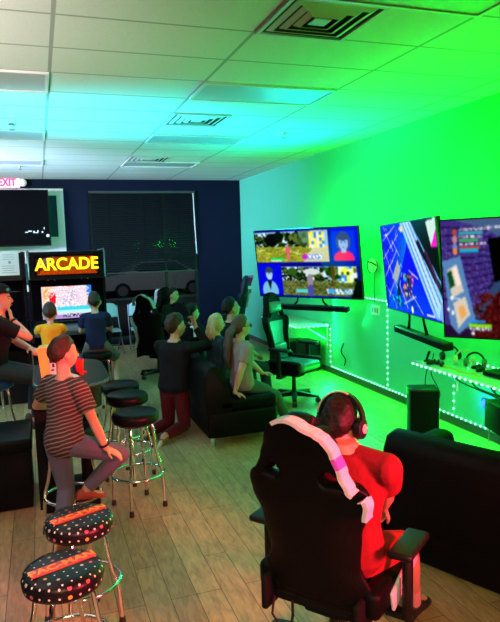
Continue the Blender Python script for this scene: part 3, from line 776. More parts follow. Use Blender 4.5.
def hairstyle(kind, thick=.017, seed=0):
    def h(d):
        x, y, z = d
        if kind == 'short': line = .66 if x > .5 else (.66 - (.5 - x) / .45 * .42 if x > .05 else (.24 - (.05 - x) / .2 * .22 if x > -.15 else .02 - (-.15 - x) * .75))
        elif kind == 'buzz': line = .62 if x > .5 else (.62 - (.5 - x) / .45 * .44 if x > .05 else (.18 - (.05 - x) / .2 * .20 if x > -.15 else -.02 - (-.15 - x) * .72))
        elif kind == 'fringe': line = .48 if x > .5 else (.48 - (.5 - x) / .45 * .32 if x > .05 else (.16 - (.05 - x) / .2 * .22 if x > -.15 else -.06 - (-.15 - x) * .8))
        else: line = .52 if x > .5 else (.52 - (.5 - x) / .5 * .7 if x > 0 else -.18 - (-x) * .8)
        q = min(max((z - line) / .10, -1), 1)
        n = mnoise.noise(V((x * 3.2 + seed, y * 3.2, z * 3.2))) * .45 + mnoise.noise(V((x * 9 + seed, y * 9, z * 9))) * .3
        return thick * (1 + n) * (.35 + .65 * min(1, (z - line) / .5)) if q > 0 else -1
    return h
def frame(yaw, pitch, roll=0):
    return Matrix.Rotation(yaw, 3, 'Z') @ Matrix.Rotation(-pitch, 3, 'Y') @ Matrix.Rotation(roll, 3, 'X')
def hand_geo(g, w, d, n, S, curl=.5):
    """palm, four unequal bent fingers and a thumb. d: direction of the fingers, n: palm normal"""
    d = V(d).normalized(); n = V(n); n = (n - d * n.dot(d)).normalized(); s = d.cross(n)
    w = V(w)
    for k in range(4):
        o = (k - 1.5) * .019 * S
        g.cap(w + d * .01 * S + s * o * .7, w + d * .085 * S + s * o, .0135 * S, .0115 * S, 8)
        L = (.066, .076, .071, .055)[k] * S; p = w + d * .088 * S + s * o; a = curl * .45; v = d.copy()
        for j in range(3):
            v = (d * math.cos(a) + n * math.sin(a)); q = p + v * L * (.45, .32, .26)[j]
            g.cap(p, q, (.0098 - .0008 * j) * S, (.0092 - .0010 * j) * S, 8); p = q; a += curl * .75
    p = w + d * .022 * S - s * .022 * S; q = p + (d * .55 - s * .75 + n * .25).normalized() * .042 * S
    g.cap(p, q, .013 * S, .011 * S, 8); g.cap(q, q + (d * .9 - s * .2 + n * .35).normalized() * .032 * S, .0105 * S, .0085 * S, 8)
def person(label, x, y, rz, S=1., hip=(0, 0, .86), lean=0., side=0., twist=0., head=(0, 0, 0), hdoff=(0, 0), hands=None, elbows=((-.3, .5, -.6), (-.3, -.5, -.6)),
           feet=None, knees=((1, .15, .6), (1, -.15, .6)), shirt=None, sleeve='short', pants=None, pants_len='long', shoe=None, hair='short', hairm=None, skin=SKIN,
           vox=.010, curl=.5, hand_n=((0, 0, -1), (0, 0, -1)), footdir=None, longhair=None, thick=.017, wide=1., hand_d=None, category='person', hsc=1., hz=0., shirt_hem=-.07, sole=True):
    """local frame: faces +X, left is +Y. hip = centre between the hip joints"""
    t = thing('person', label, category, (x, y, 0), rz)
    hip = V(hip); up = V((math.sin(lean), math.sin(side), 1)); up = V((math.sin(lean) * math.cos(side), math.sin(side), math.cos(lean) * math.cos(side))).normalized()
    fw0 = V((1, 0, 0)); fw = (fw0 - up * fw0.dot(up)).normalized(); lt = up.cross(fw)
    def axes(k):
        a = twist * k; return fw * math.cos(a) + lt * math.sin(a), lt * math.cos(a) - fw * math.sin(a)
    TORSO = [(-.10, .075, .075, 0), (-.06, .135, .105, 0), (0, .168, .118, .05), (.08, .158, .108, .2), (.17, .142, .100, .4), (.27, .152, .108, .6), (.36, .168, .115, .8), (.43, .170, .105, 1), (.475, .150, .085, 1), (.51, .090, .068, 1), (.545, .055, .055, 1)]
    def torso(g, inf=0., lo=-1, hi=9, n=20):
        rings = []
        for z, w, d, k in TORSO:
            if z < lo or z > hi: continue
            F_, L_ = axes(k); c = hip + up * z * S + F_ * (.012 * S if .2 < z < .4 else 0)
            # slight backward curve of the lower back
            rings.append([c + F_ * math.cos(2 * PI * i / n) * (d * S + inf) + L_ * math.sin(2 * PI * i / n) * (w * wide * S + inf) for i in range(n)])
        g.loft(rings)
    F1, L1 = axes(1)
    nb = hip + up * .53 * S
    sho = [hip + up * .455 * S + L1 * s * .178 * wide * S for s in (1, -1)]
    SH = S * hsc; hy, hp, hr = head; HR = frame(hy, hp, hr)
    hc = nb + up * .085 * S + HR @ V((.022, 0, .062)) * S * hsc + V((hdoff[0], hdoff[1], hz)) * S
    hips = [hip + lt * s * .088 * S for s in (1, -1)]
    lu, lf, lt1, ls = .285 * S, .255 * S, .43 * S, .42 * S
    hands = hands or (hip + V((.25, .2, .1)) * S, hip + V((.25, -.2, .1)) * S)
    arms = []
    for i in (0, 1):
        e, w = ik(sho[i], hands[i], lu, lf, elbows[i]); arms.append((sho[i], e, w))
    feet = feet or (V((.45, .12, .08)), V((.45, -.12, .08)))
    legs = []
    for i in (0, 1):
        k, a = ik(hips[i], feet[i], lt1, ls, knees[i]); legs.append((hips[i], k, a))
    fdir = footdir or (V((1, .12, 0)), V((1, -.12, 0)))
    # body: one continuous surface
    g = G(); torso(g)
    g.cap(nb - up * .05 * S, hc - HR @ V((.018, 0, .055)) * S, .058 * S, .052 * S)
    for i in (0, 1):
        a, e, w = arms[i]
        g.cap(nb - up * .035 * S, a, .05 * S, .056 * S); g.cap(a, a + (e - a) * .35, .054 * S, .049 * S); g.cap(a + (e - a) * .35, e, .049 * S, .039 * S)
        m = e + (w - e) * .3; g.cap(e, m, .039 * S, .042 * S); g.cap(m, w, .042 * S, .026 * S)
        hd = V(hand_d[i]) if hand_d and hand_d[i] else (w - e)
        hand_geo(g, w, hd, hand_n[i], S, curl)
        h, k, f_ = legs[i]
        g.cap(h, k, .086 * S, .058 * S); m = k + (f_ - k) * .32; g.cap(k, m, .057 * S, .056 * S); g.cap(m, f_, .056 * S, .036 * S)
        fd = V(fdir[i]).normalized()
        g.cap(f_ - V((0, 0, .03)) * S - fd * .02 * S, f_ - V((0, 0, .045)) * S + fd * .13 * S, .035 * S, .026 * S)
    g.ell(hc, (1, 1, 1), 28, R=HR, fn=head_fn(SH))
    g.ell(hc + HR @ V((.098, 0, -.018)) * SH, (.018 * SH, .0135 * SH, .017 * SH), 10, R=HR)
    g.cap(hc + HR @ V((.089, 0, .012)) * SH, hc + HR @ V((.102, 0, -.014)) * SH, .009 * SH, .012 * SH, 8)
    for s in (-1, 1):
        g.ell(hc + HR @ V((-.012, s * .077, -.008)) * SH, (.020 * SH, .010 * SH, .032 * SH), 10, R=HR @ Matrix.Rotation(s * -.3, 3, 'Z'))
    put('body', baked(g, skin, [('REMESH', dict(mode='VOXEL', voxel_size=vox * .7)), ('SMOOTH', dict(factor=.5, iterations=3))], 'body'), t)
    for s in (-1, 1):
        e = obj('eye', G().ell(hc + HR @ V((.0775, s * .032, .008)) * SH, (.009 * SH, .012 * SH, .0065 * SH), 10, R=HR).ell(hc + HR @ V((.0835, s * .032, .008)) * SH, (.006 * SH, .0065 * SH, .0062 * SH), 8, 1, R=HR), [EYEW, EYED], t)
        obj('eyebrow', G().cap(hc + HR @ V((.091, s * .018, .027)) * SH, hc + HR @ V((.080, s * .048, .029)) * SH, .0045 * SH, .0035 * SH, 6), hairm or BLACKM, t)
    obj('mouth', G().ell(hc + HR @ V((.090, 0, -.056)) * SH, (.007 * SH, .020 * SH, .006 * SH), 10, R=HR), LIP, t)
    # hair
    if hair:
        gh = G().ell(hc + HR @ V((-.004, 0, .004)) * SH, (1, 1, 1), 40, R=HR, fn=head_fn(SH, hair=hairstyle(hair, thick, x * 3.1)))
        if longhair == 'ponytail':
            p0 = hc + HR @ V((-.10, 0, .02)) * SH; b = [p0, p0 + V((-.05, .0, -.06)) * SH, p0 + V((-.07, .01, -.2)) * SH, p0 + V((-.075, .02, -.36)) * SH, p0 + V((-.06, .03, -.48)) * SH]
            gh.tube(b, [.03 * SH, .045 * SH, .05 * SH, .042 * SH, .012 * SH], 10)
            gh.tube([q + V((0, -.035, -.02)) * SH for q in b], [.02 * SH, .03 * SH, .035 * SH, .03 * SH, .008 * SH], 8)
        if longhair == 'loose':
            for s in range(-4, 5):
                a = PI + s * .34; p0 = hc + HR @ V((.070 * math.cos(a) - .01, .070 * math.sin(a), .05)) * SH
                q = V((HR @ V((.105 * math.cos(a) - .015, .10 * math.sin(a), 0)))) * SH
                gh.tube([p0, hc + q + V((0, 0, -.04)) * SH, hc + q * (1.02 + .12 * (s % 2)) + V((0, 0, -.12)) * SH, hc + q * 1.0 + V((0, 0, -.215 - .015 * (s % 3))) * SH], [.018 * SH, .020 * SH, .021 * SH, .006 * SH], 8)
        put('hair', baked(gh, hairm, [('REMESH', dict(mode='VOXEL', voxel_size=.006 * SH + .001)), ('SMOOTH', dict(factor=.4, iterations=2))], 'hair'), t)
    # clothes
    if shirt is not None:
        g = G(); torso(g, .013, shirt_hem, .515)
        for i in (0, 1):
            a, e, w = arms[i]
            g.cap(nb - up * .045 * S, a, .05 * S + .008, .058 * S + .010)
            if sleeve == 'short':
                b = a + (e - a) * .62; g.tube([a, b], [.060 * S + .010, .056 * S + .013], 14); g.ell(a, (.062 * S + .008,) * 3, 12)
            else:
                g.cap(a, e, .058 * S + .012, .046 * S + .012); b = e + (w - e) * .93; g.tube([e, b], [.047 * S + .012, .033 * S + .010], 14)
        put('shirt', baked(g, shirt, [('REMESH', dict(mode='VOXEL', voxel_size=vox * .8)), ('SMOOTH', dict(factor=.5, iterations=3))], 'shirt'), t)
    if pants is not None:
        g = G(); torso(g, .010, -.2, .09)
        for i in (0, 1):
            h, k, f_ = legs[i]
            if pants_len == 'long':
                m = k + (f_ - k) * .35; g.cap(h, k, .088 * S + .010, .062 * S + .008); g.cap(k, m, .062 * S + .008, .060 * S + .007); g.tube([m, k + (f_ - k) * .90], [.060 * S + .007, .046 * S + .008], 14)
            else:
                g.tube([h, k + (h - k) * .08], [.092 * S + .012, .072 * S + .016], 14); g.ell(h, (.092 * S + .01,) * 3, 12)
        put('trousers' if pants_len == 'long' else 'shorts', baked(g, pants, [('REMESH', dict(mode='VOXEL', voxel_size=vox * .8)), ('SMOOTH', dict(factor=.5, iterations=3))], 'trousers'), t)
    if shoe is not None:
        for i in (0, 1):
            f_ = legs[i][2]; fd = V(fdir[i]).normalized(); dn = V((0, 0, 1)); dn = -(dn - fd * dn.dot(fd)).normalized(); q = fd.cross(dn)
            gs = G(); rings = []
            for a, w, hh in ((-.075, .022, .05), (-.06, .034, .085), (-.02, .038, .10), (.04, .040, .085), (.10, .045, .055), (.15, .042, .045), (.18, .026, .03)):
                c = f_ + fd * a * S + dn * (.08 - hh / 2) * S
                rings.append([c + q * w * S * math.cos(2 * PI * k / 12) - dn * hh * .5 * S * math.sin(2 * PI * k / 12) for k in range(12)])
            gs.loft(rings)
            o = obj('shoe', gs, shoe, t, 60)
    return t, dict(hc=hc, HR=HR, arms=arms, legs=legs, hip=hip, nb=nb, S=SH)
def fabric(name, col, rough=.85): return mat(name, col, rough, spec=.15, bump=.25, bscale=60)
def striped():
    m = bpy.data.materials.new('striped_cloth'); m.use_nodes = True; nt = m.node_tree; b = nt.nodes['Principled BSDF']
    tc = N(nt, 'ShaderNodeTexCoord'); sp = N(nt, 'ShaderNodeSeparateXYZ'); nt.links.new(tc.outputs['Object'], sp.inputs[0])
    n = N(nt, 'ShaderNodeTexNoise'); n.inputs['Scale'].default_value = 5; nt.links.new(tc.outputs['Object'], n.inputs['Vector'])
    q = M(nt, 'ADD', M(nt, 'ADD', sp.outputs[2], M(nt, 'MULTIPLY', sp.outputs[1], .35)), M(nt, 'MULTIPLY', n.outputs['Fac'], .05))
    k = M(nt, 'LESS_THAN', M(nt, 'FRACT', M(nt, 'DIVIDE', q, .0265)), .34)
    nt.links.new(mixc(nt, k, (.055, .028, .030), (.20, .165, .16)), b.inputs['Base Color']); b.inputs['Roughness'].default_value = .85
    b.inputs['Specular IOR Level'].default_value = .15
    return m
BLK_CLOTH = fabric('black_cloth', (.006, .006, .008)); NAVYC = fabric('navy_cloth', (.008, .014, .055)); JEANS = fabric('dark_jeans', (.022, .028, .045))
HAIR_D = mat('dark_hair', (.006, .004, .003), .5, spec=.2, bump=.5, bscale=90); HAIR_B = mat('brown_hair', (.030, .014, .008), .5, spec=.25, bump=.5, bscale=90)
HAIR_BL = mat('blond_hair', (.42, .30, .16), .45, bump=.5, bscale=90)
DKSHOE = mat('dark_shoe', (.012, .012, .014), .6)

# 1 boy in the striped T-shirt, perched on a stool
def to_local(x, y, rz):
    c, q = math.cos(rz), math.sin(rz)
    return lambda X, Y, Z: V(((X - x) * c + (Y - y) * q, -(X - x) * q + (Y - y) * c, Z))
BX, BY, BR = .10, 4.14, .78
L_ = to_local(BX, BY, BR)
pb, B = person('boy in striped brown T-shirt and grey jeans with one foot up on a stool ring', BX, BY, BR, S=.84, hsc=1.07, hz=.02, hip=(-.02, 0, .75), lean=.05, side=-.03, twist=-.15, head=(-.40, -.04, 0), hdoff=(.01, .035),
    hands=(L_(.10, 4.50, .92), L_(.345, 4.05, .70)), elbows=((-.6, .7, -.5), (-.75, -.55, -.3)), hand_n=((0, -1, -.2), (.1, .2, -1)), hand_d=(None, L_(.55 + BX, -.1 + BY, -.35)),
    feet=(L_(.02, 4.12, .075), L_(.205, 4.24, .36)), knees=((1, .3, .0), L_(1 + BX, -.05 + BY, .5)), footdir=(V((1, .2, 0)), L_(.9 + BX, .3 + BY, -.15)),
    shirt=striped(), pants=fabric('grey_jeans', (.10, .10, .17)), shoe=mat('red_shoe', (.25, .03, .02), .6), hair='buzz', hairm=HAIR_B, skin=SKIN2, vox=.0075, curl=.35, thick=.020, wide=1.0, shirt_hem=-.11)
a, e, w = B['arms'][1]; d = (w - e).normalized()
ws = obj('wristwatch', G().tube([w - d * .028 + (d.orthogonal().normalized() * math.cos(k * PI / 8) + d.cross(d.orthogonal().normalized()) * math.sin(k * PI / 8)) * .029 for k in range(16)], .008, 6, closed=True), BLACK, pb)

# 2 man in the red shirt (sits in the big gaming chair)
RED = fabric('red_cloth', (.155, .007, .012))
pr, R_ = person('man in a red shirt seen from behind with a headset over dark hair', 1.256, 2.50, .68, S=1.0, hip=(-.06, -.06, .61), lean=-.10, side=-.05, head=(-.05, -.12, -.03), hdoff=(.06, .04), hz=-.085,
    hands=(V((.34, .12, .70)), V((.36, -.10, .62))), elbows=((-.4, .9, -.5), (-.15, -1.0, -.75)), hand_n=((0, -.6, -.8), (0, .6, -.8)),
    feet=(V((.55, .2, .09)), V((.50, -.22, .09))), knees=((1, .2, .5), (1, -.35, .5)), shirt=RED, sleeve='short', pants=fabric('red_shorts', (.30, .02, .02)), pants_len='short', shoe=DKSHOE,
    hair='short', hairm=HAIR_D, skin=SKIN, vox=.009, thick=.022, wide=1.16)
for i in (0, 1):
    h, k, f_ = R_['legs'][i]
    obj('sock', G().tube([k + (f_ - k) * .72, k + (f_ - k) * .98], [.046, .042], 14), mat('pink_sock', (.55, .25, .28), .8), pr)
hs = thing('headset', 'black headset with a pale headband line on the head of the man in red', 'headset', (0, 0, 0))
mw = Matrix.Translation((1.256, 2.50, 0)) @ Matrix.Rotation(.68, 4, 'Z') @ Matrix.Translation(R_['hc']) @ R_['HR'].to_4x4()
hs.matrix_world = mw
arc = [(-.01, .108 * math.cos(k * PI / 16), .02 + .128 * math.sin(k * PI / 16)) for k in range(17)]
obj('headband', G().loft([[(x - .018, y * .97, z * .97), (x + .018, y * .97, z * .97), (x + .018, y * 1.07, z * 1.05), (x - .018, y * 1.07, z * 1.05)] for x, y, z in arc]), BLACK, hs)
obj('band_stripe', G().loft([[(x - .021, y * 1.02, z * 1.02), (x - .010, y * 1.02, z * 1.02), (x - .010, y * 1.085, z * 1.065), (x - .021, y * 1.085, z * 1.065)] for x, y, z in arc[1:11]]), mat('pale_grey', (.5, .48, .46), .4), hs)
for s in (-1, 1):
    c = obj('ear_cup', G().lathe([(.002, 0), (.045, 0), (.05, .012), (.046, .034), (.03, .04), (.002, .04)], 20), BLACK, hs, loc=(-.01, s * .078, -.005), rot=(-s * PI / 2, 0, 0))
    obj('cup_plate', G().lathe([(.002, .038), (.022, .038), (.020, .043), (.002, .043)], 16), mat('pale_grey', (0, 0, 0)), c)
obj('microphone', G().tube([(0, .10, -.03), (.06, .10, -.07), (.10, .05, -.08)], .005, 6), BLACK, hs)

# 3 man with the cap
pm, Mn = person('man in a black T-shirt and cap with his hand at his chin on a stool', -.50, 6.42, .12, S=1.02, hip=(.02, 0, .86), lean=.14, head=(-.35, .05, 0), hdoff=(.0, 0),
    hands=(V((.36, -.10, 1.05)), V((.21, -.04, 1.35))), elbows=((.2, .8, -.6), (.75, -.5, -.75)), hand_n=((0, 0, -1), (-.8, .3, .2)), hand_d=((.3, -1, 0), (-.15, .25, 1)),
    feet=(V((.36, .16, .33)), V((.36, -.16, .33))), knees=((1, .2, .6), (1, -.2, .6)), shirt=BLK_CLOTH, pants=fabric('charcoal_jeans', (.035, .032, .042)), shoe=DKSHOE, hair='buzz', hairm=HAIR_D, skin=SKIN2, vox=.010, curl=.9)
hc, HR, S = Mn['hc'], Mn['HR'], Mn['S']
def capfn(d):
    x, y, z = d; k = 1.0 if z > .1 else .93
    return V((x * .112, y * .092, z * .10 + .028)) * k * S
gc = G().ell(hc + HR @ V((-.008, 0, .036)) * S, (1, 1, 1), 28, R=HR @ Matrix.Rotation(-.06, 3, 'Y'), fn=lambda d: capfn(d) if d.z > 0 else V((d.x * .112, d.y * .092, .03 + d.z * .012)) * S)
br = []
for k in range(9):
    a = -1.15 + k * 2.3 / 8; br.append([hc + HR @ (V((math.cos(a) * .10, math.sin(a) * .088, .066 + dz)) * S) for dz in (0, .006)] + [hc + HR @ (V((math.cos(a) * .115 + .075 * math.cos(a) ** .7, math.sin(a) * .088, .060 + dz)) * S) for dz in (.006, 0)])
gc.loft(br)
cp = obj('cap', gc, BLK_CLOTH, pm, 60)
obj('cap_badge', G().ell(hc + HR @ V((.090, -.052, .092)) * S, (.012, .018, .016), 10, R=HR @ Matrix.Rotation(-.6, 3, 'Z')), mat('green_badge', (.03, .45, .25), .4), cp)
a, e, w = Mn['arms'][1]; d = (w - e).normalized(); o1 = d.orthogonal().normalized()
obj('wristwatch', G().tube([w - d * .03 + (o1 * math.cos(k * PI / 8) + d.cross(o1) * math.sin(k * PI / 8)) * .033 for k in range(16)], .010, 6, closed=True), BLACK, pm)

# 4 and 5 children at the arcade machine
person('small child in a yellow T-shirt playing at the arcade machine', .08, 7.2, PI / 2, S=.67, hsc=1.42, wide=.95, hip=(0, 0, .83), lean=.12, head=(0, -.05, 0), hands=(V((.38, .14, 1.04)), V((.38, -.14, 1.04))), elbows=((0, 1, -.7), (0, -1, -.7)),
    feet=(V((.20, .09, .33)), V((.20, -.09, .33))), shirt=fabric('yellow_cloth', (.62, .30, .015)), pants=JEANS, shoe=DKSHOE, hair='short', hairm=HAIR_B, skin=SKIN2, vox=.010)
camo = mat('patterned_shorts_cloth', (.10, .09, .085), .85, var=.9, bscale=28)
person('child in a navy T-shirt and patterned shorts playing at the arcade machine', .60, 7.55, PI / 2 - .1, S=.77, hsc=1.26, wide=.95, hip=(0, 0, .84), lean=.1, head=(.1, -.02, 0), hands=(V((.34, .12, 1.03)), V((.34, -.12, 1.03))), elbows=((0, .5, -1), (0, -.5, -1)),
    feet=(V((.2, .14, .34)), V((.12, -.22, .33))), knees=((1, .2, .6), (1, -.55, .5)), footdir=(V((1, .1, -.1)), V((.9, -.4, -.1))), shirt=NAVYC, pants=camo, pants_len='short', shoe=DKSHOE, hair='buzz', hairm=HAIR_B, skin=SKIN2, vox=.010, thick=.012)

# 6 kneeling boy behind the loveseat
person('kneeling boy in a black hoodie with his hand at his face behind the loveseat', 1.31, 6.42, .74, S=.96, hsc=1.1, hip=(-.02, 0, .50), lean=.10, head=(-.42, .02, 0), hands=(V((.30, .05, .72)), V((.25, -.13, 1.13))), elbows=((.3, .8, -.6), (.35, -.6, -1)),
    hand_n=((0, 0, -1), (-.8, .3, .2)), hand_d=((1, 0, 0), (-.1, .3, 1)), curl=.8, feet=(V((-.40, .12, .075)), V((-.40, -.12, .075))), knees=((1, 0, -.6), (1, 0, -.6)), footdir=(V((-.75, 0, -.35)), V((-.75, 0, -.35))),
    shirt=fabric('black_hoodie', (.007, .006, .010)), sleeve='long', pants=fabric('maroon_cloth', (.09, .008, .015)), shoe=mat('tan_shoe', (.10, .07, .05), .6), hair='fringe', hairm=HAIR_B, skin=SKIN2, vox=.010, thick=.024, wide=1.16, shirt_hem=-.09)
# 7 woman with the ponytail on the near end of the loveseat
ROSE = fabric('grey_rose_cloth', (.26, .20, .21))
pw, W_ = person('woman with a long ponytail, glasses and grey T-shirt on the near end of the loveseat', 1.93, 5.96, .14, S=.87, hsc=1.08, hip=(.0, 0, .575), lean=-.04, head=(-.05, .05, 0), hdoff=(.02, 0), hands=(V((.30, .10, .62)), V((-.17, -.17, .535))), elbows=((.1, .9, -.3), (-.5, -.8, 0)),
    hand_n=((0, 0, -1), (0, 0, -1)), hand_d=((1, -.2, -.1), (.8, -.3, -.35)), feet=(V((.46, .12, .09)), V((.50, -.08, .09))), knees=((.6, .2, 1), (.6, -.2, 1)), wide=1.2, shirt=ROSE, pants=fabric('sage_cloth', (.045, .085, .08)), shoe=DKSHOE,
    hair='long', longhair='ponytail', hairm=mat('auburn_hair', (.05, .024, .014), .45, bump=.5, bscale=90), skin=SKIN2, vox=.009)
hc, HR, S = W_['hc'], W_['HR'], W_['S']
gg = G()
for s in (-1, 1):
    gg.tube([hc + HR @ V((.098, s * .033 + .024 * math.cos(k * PI / 7), .006 + .019 * math.sin(k * PI / 7))) * S for k in range(14)], .0028, 6, closed=True)
    gg.tube([hc + HR @ V((.098, s * .057, .012)) * S, hc + HR @ V((.0, s * .083, .012)) * S], .0028, 6)
gg.tube([hc + HR @ V((.099, -.009, .008)) * S, hc + HR @ V((.099, .009, .008)) * S], .0028, 6)
obj('glasses', gg, BLACK, pw)
# 8 blond woman, 9 young man, 10 dark haired person, 11 the face turned to the camera
person('blond woman in a dark top sitting between the kneeling boy and the ponytail', 1.83, 6.48, .2, S=.86, hip=(0, 0, .57), lean=-.06, head=(-.55, -.05, 0), feet=(V((.46, .12, .09)), V((.46, -.12, .09))), shirt=fabric('dark_teal_cloth', (.012, .03, .04)), sleeve='long', pants=JEANS, shoe=DKSHOE,
    hair='long', longhair='loose', hairm=HAIR_BL, skin=SKIN2, vox=.010)
person('young man with short dark hair gazing up on the far end of the loveseat', 2.12, 6.98, .35, S=.98, hip=(0, 0, .585), lean=.06, head=(-.25, .22, 0), feet=(V((.48, .14, .09)), V((.48, -.14, .09))), shirt=BLK_CLOTH, pants=JEANS, shoe=DKSHOE, hair='short', hairm=HAIR_D, skin=SKIN, vox=.010, thick=.024)
person('person with tousled dark hair and green-lit face just past the kneeling boy', 1.90, 7.72, .45, S=.88, hip=(-.06, 0, .55), lean=-.05, head=(-.35, .0, 0), feet=(V((.5, .14, .09)), V((.5, -.14, .09))), shirt=BLK_CLOTH, sleeve='long', pants=JEANS, shoe=DKSHOE, hair='fringe', hairm=HAIR_D, skin=SKIN2, vox=.011, thick=.028)
person('person whose face is turned to the camera between white edged chair wings', 2.12, 9.95, -1.05, S=.92, hip=(-.06, 0, .575), lean=-.06, head=(.35, -.05, 0), feet=(V((.5, .14, .09)), V((.5, -.14, .09))), shirt=BLK_CLOTH, sleeve='long', pants=JEANS, shoe=DKSHOE, hair='short', hairm=HAIR_D, skin=SKIN2, vox=.011)

# ------------------------------------------------------------------ televisions
def img_split():
    im = Img(160, 90, (.01, .01, .55), 11); R = im.rect
    def scenery(u0, v0, u1, v1, k):
        W_, H_ = u1 - u0, v1 - v0; X = lambda a: u0 + a * W_; Y = lambda a: v0 + a * H_
        R(u0, v0, u1, v1, (.55, .72, .85)); R(u0, Y(.5), u1, v1, (.50, .58, .18) if k else (.32, .40, .20))
        im.speck(u0, Y(.05), X(.62) if k else u1, Y(.5), [(.03, .08, .03), (.10, .22, .05), (.02, .03, .02), (.75, .8, .85), (.35, .42, .15)], .8, 2)
        im.speck(u0, Y(.48), u1, v1, [(.62, .66, .15), (.35, .45, .10), (.75, .78, .35), (.45, .35, .15)] if k else [(.15, .22, .08), (.45, .48, .30), (.30, .36, .15), (.6, .58, .5)], .6, 1)
    scenery(0, .02, .73, .48, 1); scenery(.25, .53, .97, .98, 0)
    for _ in range(70):
        a, b_ = im.rng.random(2); c = [(.02, .06, .03), (.08, .18, .05), (.20, .30, .10), (.78, .85, .9), (.35, .42, .18)][im.rng.integers(5)]
        im.ell(.01 + a * .50, .04 + b_ * .18, .015 + .02 * b_, .02 + .02 * a, c); im.ell(.27 + a * .68, .55 + b_ * .18, .015 + .02 * b_, .02 + .02 * a, c)
        c = [(.62, .66, .15), (.40, .50, .12), (.75, .75, .40), (.55, .48, .2)][im.rng.integers(4)]
        im.ell(.01 + b_ * .55, .27 + a * .18, .03, .012, c); im.ell(.27 + b_ * .66, .78 + a * .18, .03, .012, [k * .6 for k in c])
    im.ell(.18, .14, .07, .10, (.02, .05, .03)).ell(.25, .1, .05, .08, (.03, .08, .04)).rect(.45, .02, .56, .25, (.25, .38, .2), .7).poly([(.48, .48), (.6, .22), (.73, .25), (.73, .48)], (.82, .80, .74), .75)
    im.speck(.55, .03, .70, .28, [(.9, .85, .25), (.25, .5, .85), (.85, .85, .8)], .85, 4)
    im.ell(.335, .30, .022, .06, (.85, .35, .45)).ell(.335, .40, .02, .06, (.75, .45, .35)).rect(.15, .415, .29, .445, (.15, .8, .35)).rect(.15, .45, .26, .465, (.8, .85, .8)).ell(.5, .40, .03, .04, (.75, .15, .75)).speck(.52, .37, .67, .43, [(.3, .5, .95), (.9, .9, .95)], .8, 2)
    # upper portrait: a person in a pink top on blue
    R(.735, .0, 1, .5, (.02, .03, .78)).rect(.76, .05, .97, .47, (.05, .18, .85)).ell(.865, .2, .065, .14, (.25, .32, .50)).ell(.865, .22, .042, .10, (.55, .68, .88)).ell(.865, .13, .055, .055, (.22, .28, .48)).rect(.845, .20, .856, .215, (.1, .12, .3)).rect(.874, .20, .885, .215, (.1, .12, .3)).rect(.855, .275, .875, .285, (.6, .3, .45)).ell(.865, .43, .09, .11, (.88, .10, .42)).rect(.845, .29, .885, .36, (.62, .70, .85)).rect(.735, .47, 1, .52, (.02, .02, .7))
    R(.735, 0, .765, .5, (.01, .02, .6))
    # lower portrait: a person in pale clothes on blue
    R(0, .5, .25, 1, (.02, .04, .80)).ell(.115, .63, .04, .09, (.25, .30, .40)).ell(.115, .67, .033, .08, (.60, .75, .88)).ell(.115, .595, .04, .045, (.2, .26, .38)).rect(.10, .655, .108, .668, (.1, .15, .3)).rect(.122, .655, .130, .668, (.1, .15, .3)).ell(.115, .92, .085, .17, (.45, .68, .82)).poly([(.09, .76), (.14, .76), (.115, .9)], (.08, .12, .2)).rect(.0, .97, .25, 1, (.02, .03, .5))
    R(.25, .48, 1, .54, (.03, .04, .6)).rect(.25, .5, .8, .53, (.06, .07, .45))
    im.ell(.36, .62, .05, .06, (.2, .35, .12)).ell(.55, .62, .08, .05, (.75, .8, .8)).ell(.53, .75, .03, .10, (.55, .5, .55)).ell(.53, .9, .03, .09, (.3, .3, .6)).rect(.74, .53, .77, .75, (.35, .12, .08)).speck(.80, .55, .94, .78, [(.85, .9, .35), (.25, .5, .85), (.85, .9, .85)], .85, 4)
    im.rect(.38, .88, .5, .93, (.35, .75, .75)).speck(.68, .87, .93, .94, [(.3, .6, .8), (.85, .9, .95)], .85, 2).ell(.73, .9, .03, .04, (.3, .6, .85)).poly([(.97, .7), (1, .66), (1, 1), (.9, 1)], (.01, .01, .05))
    R(.97, .53, 1, .75, (.02, .03, .45))
    return im.a
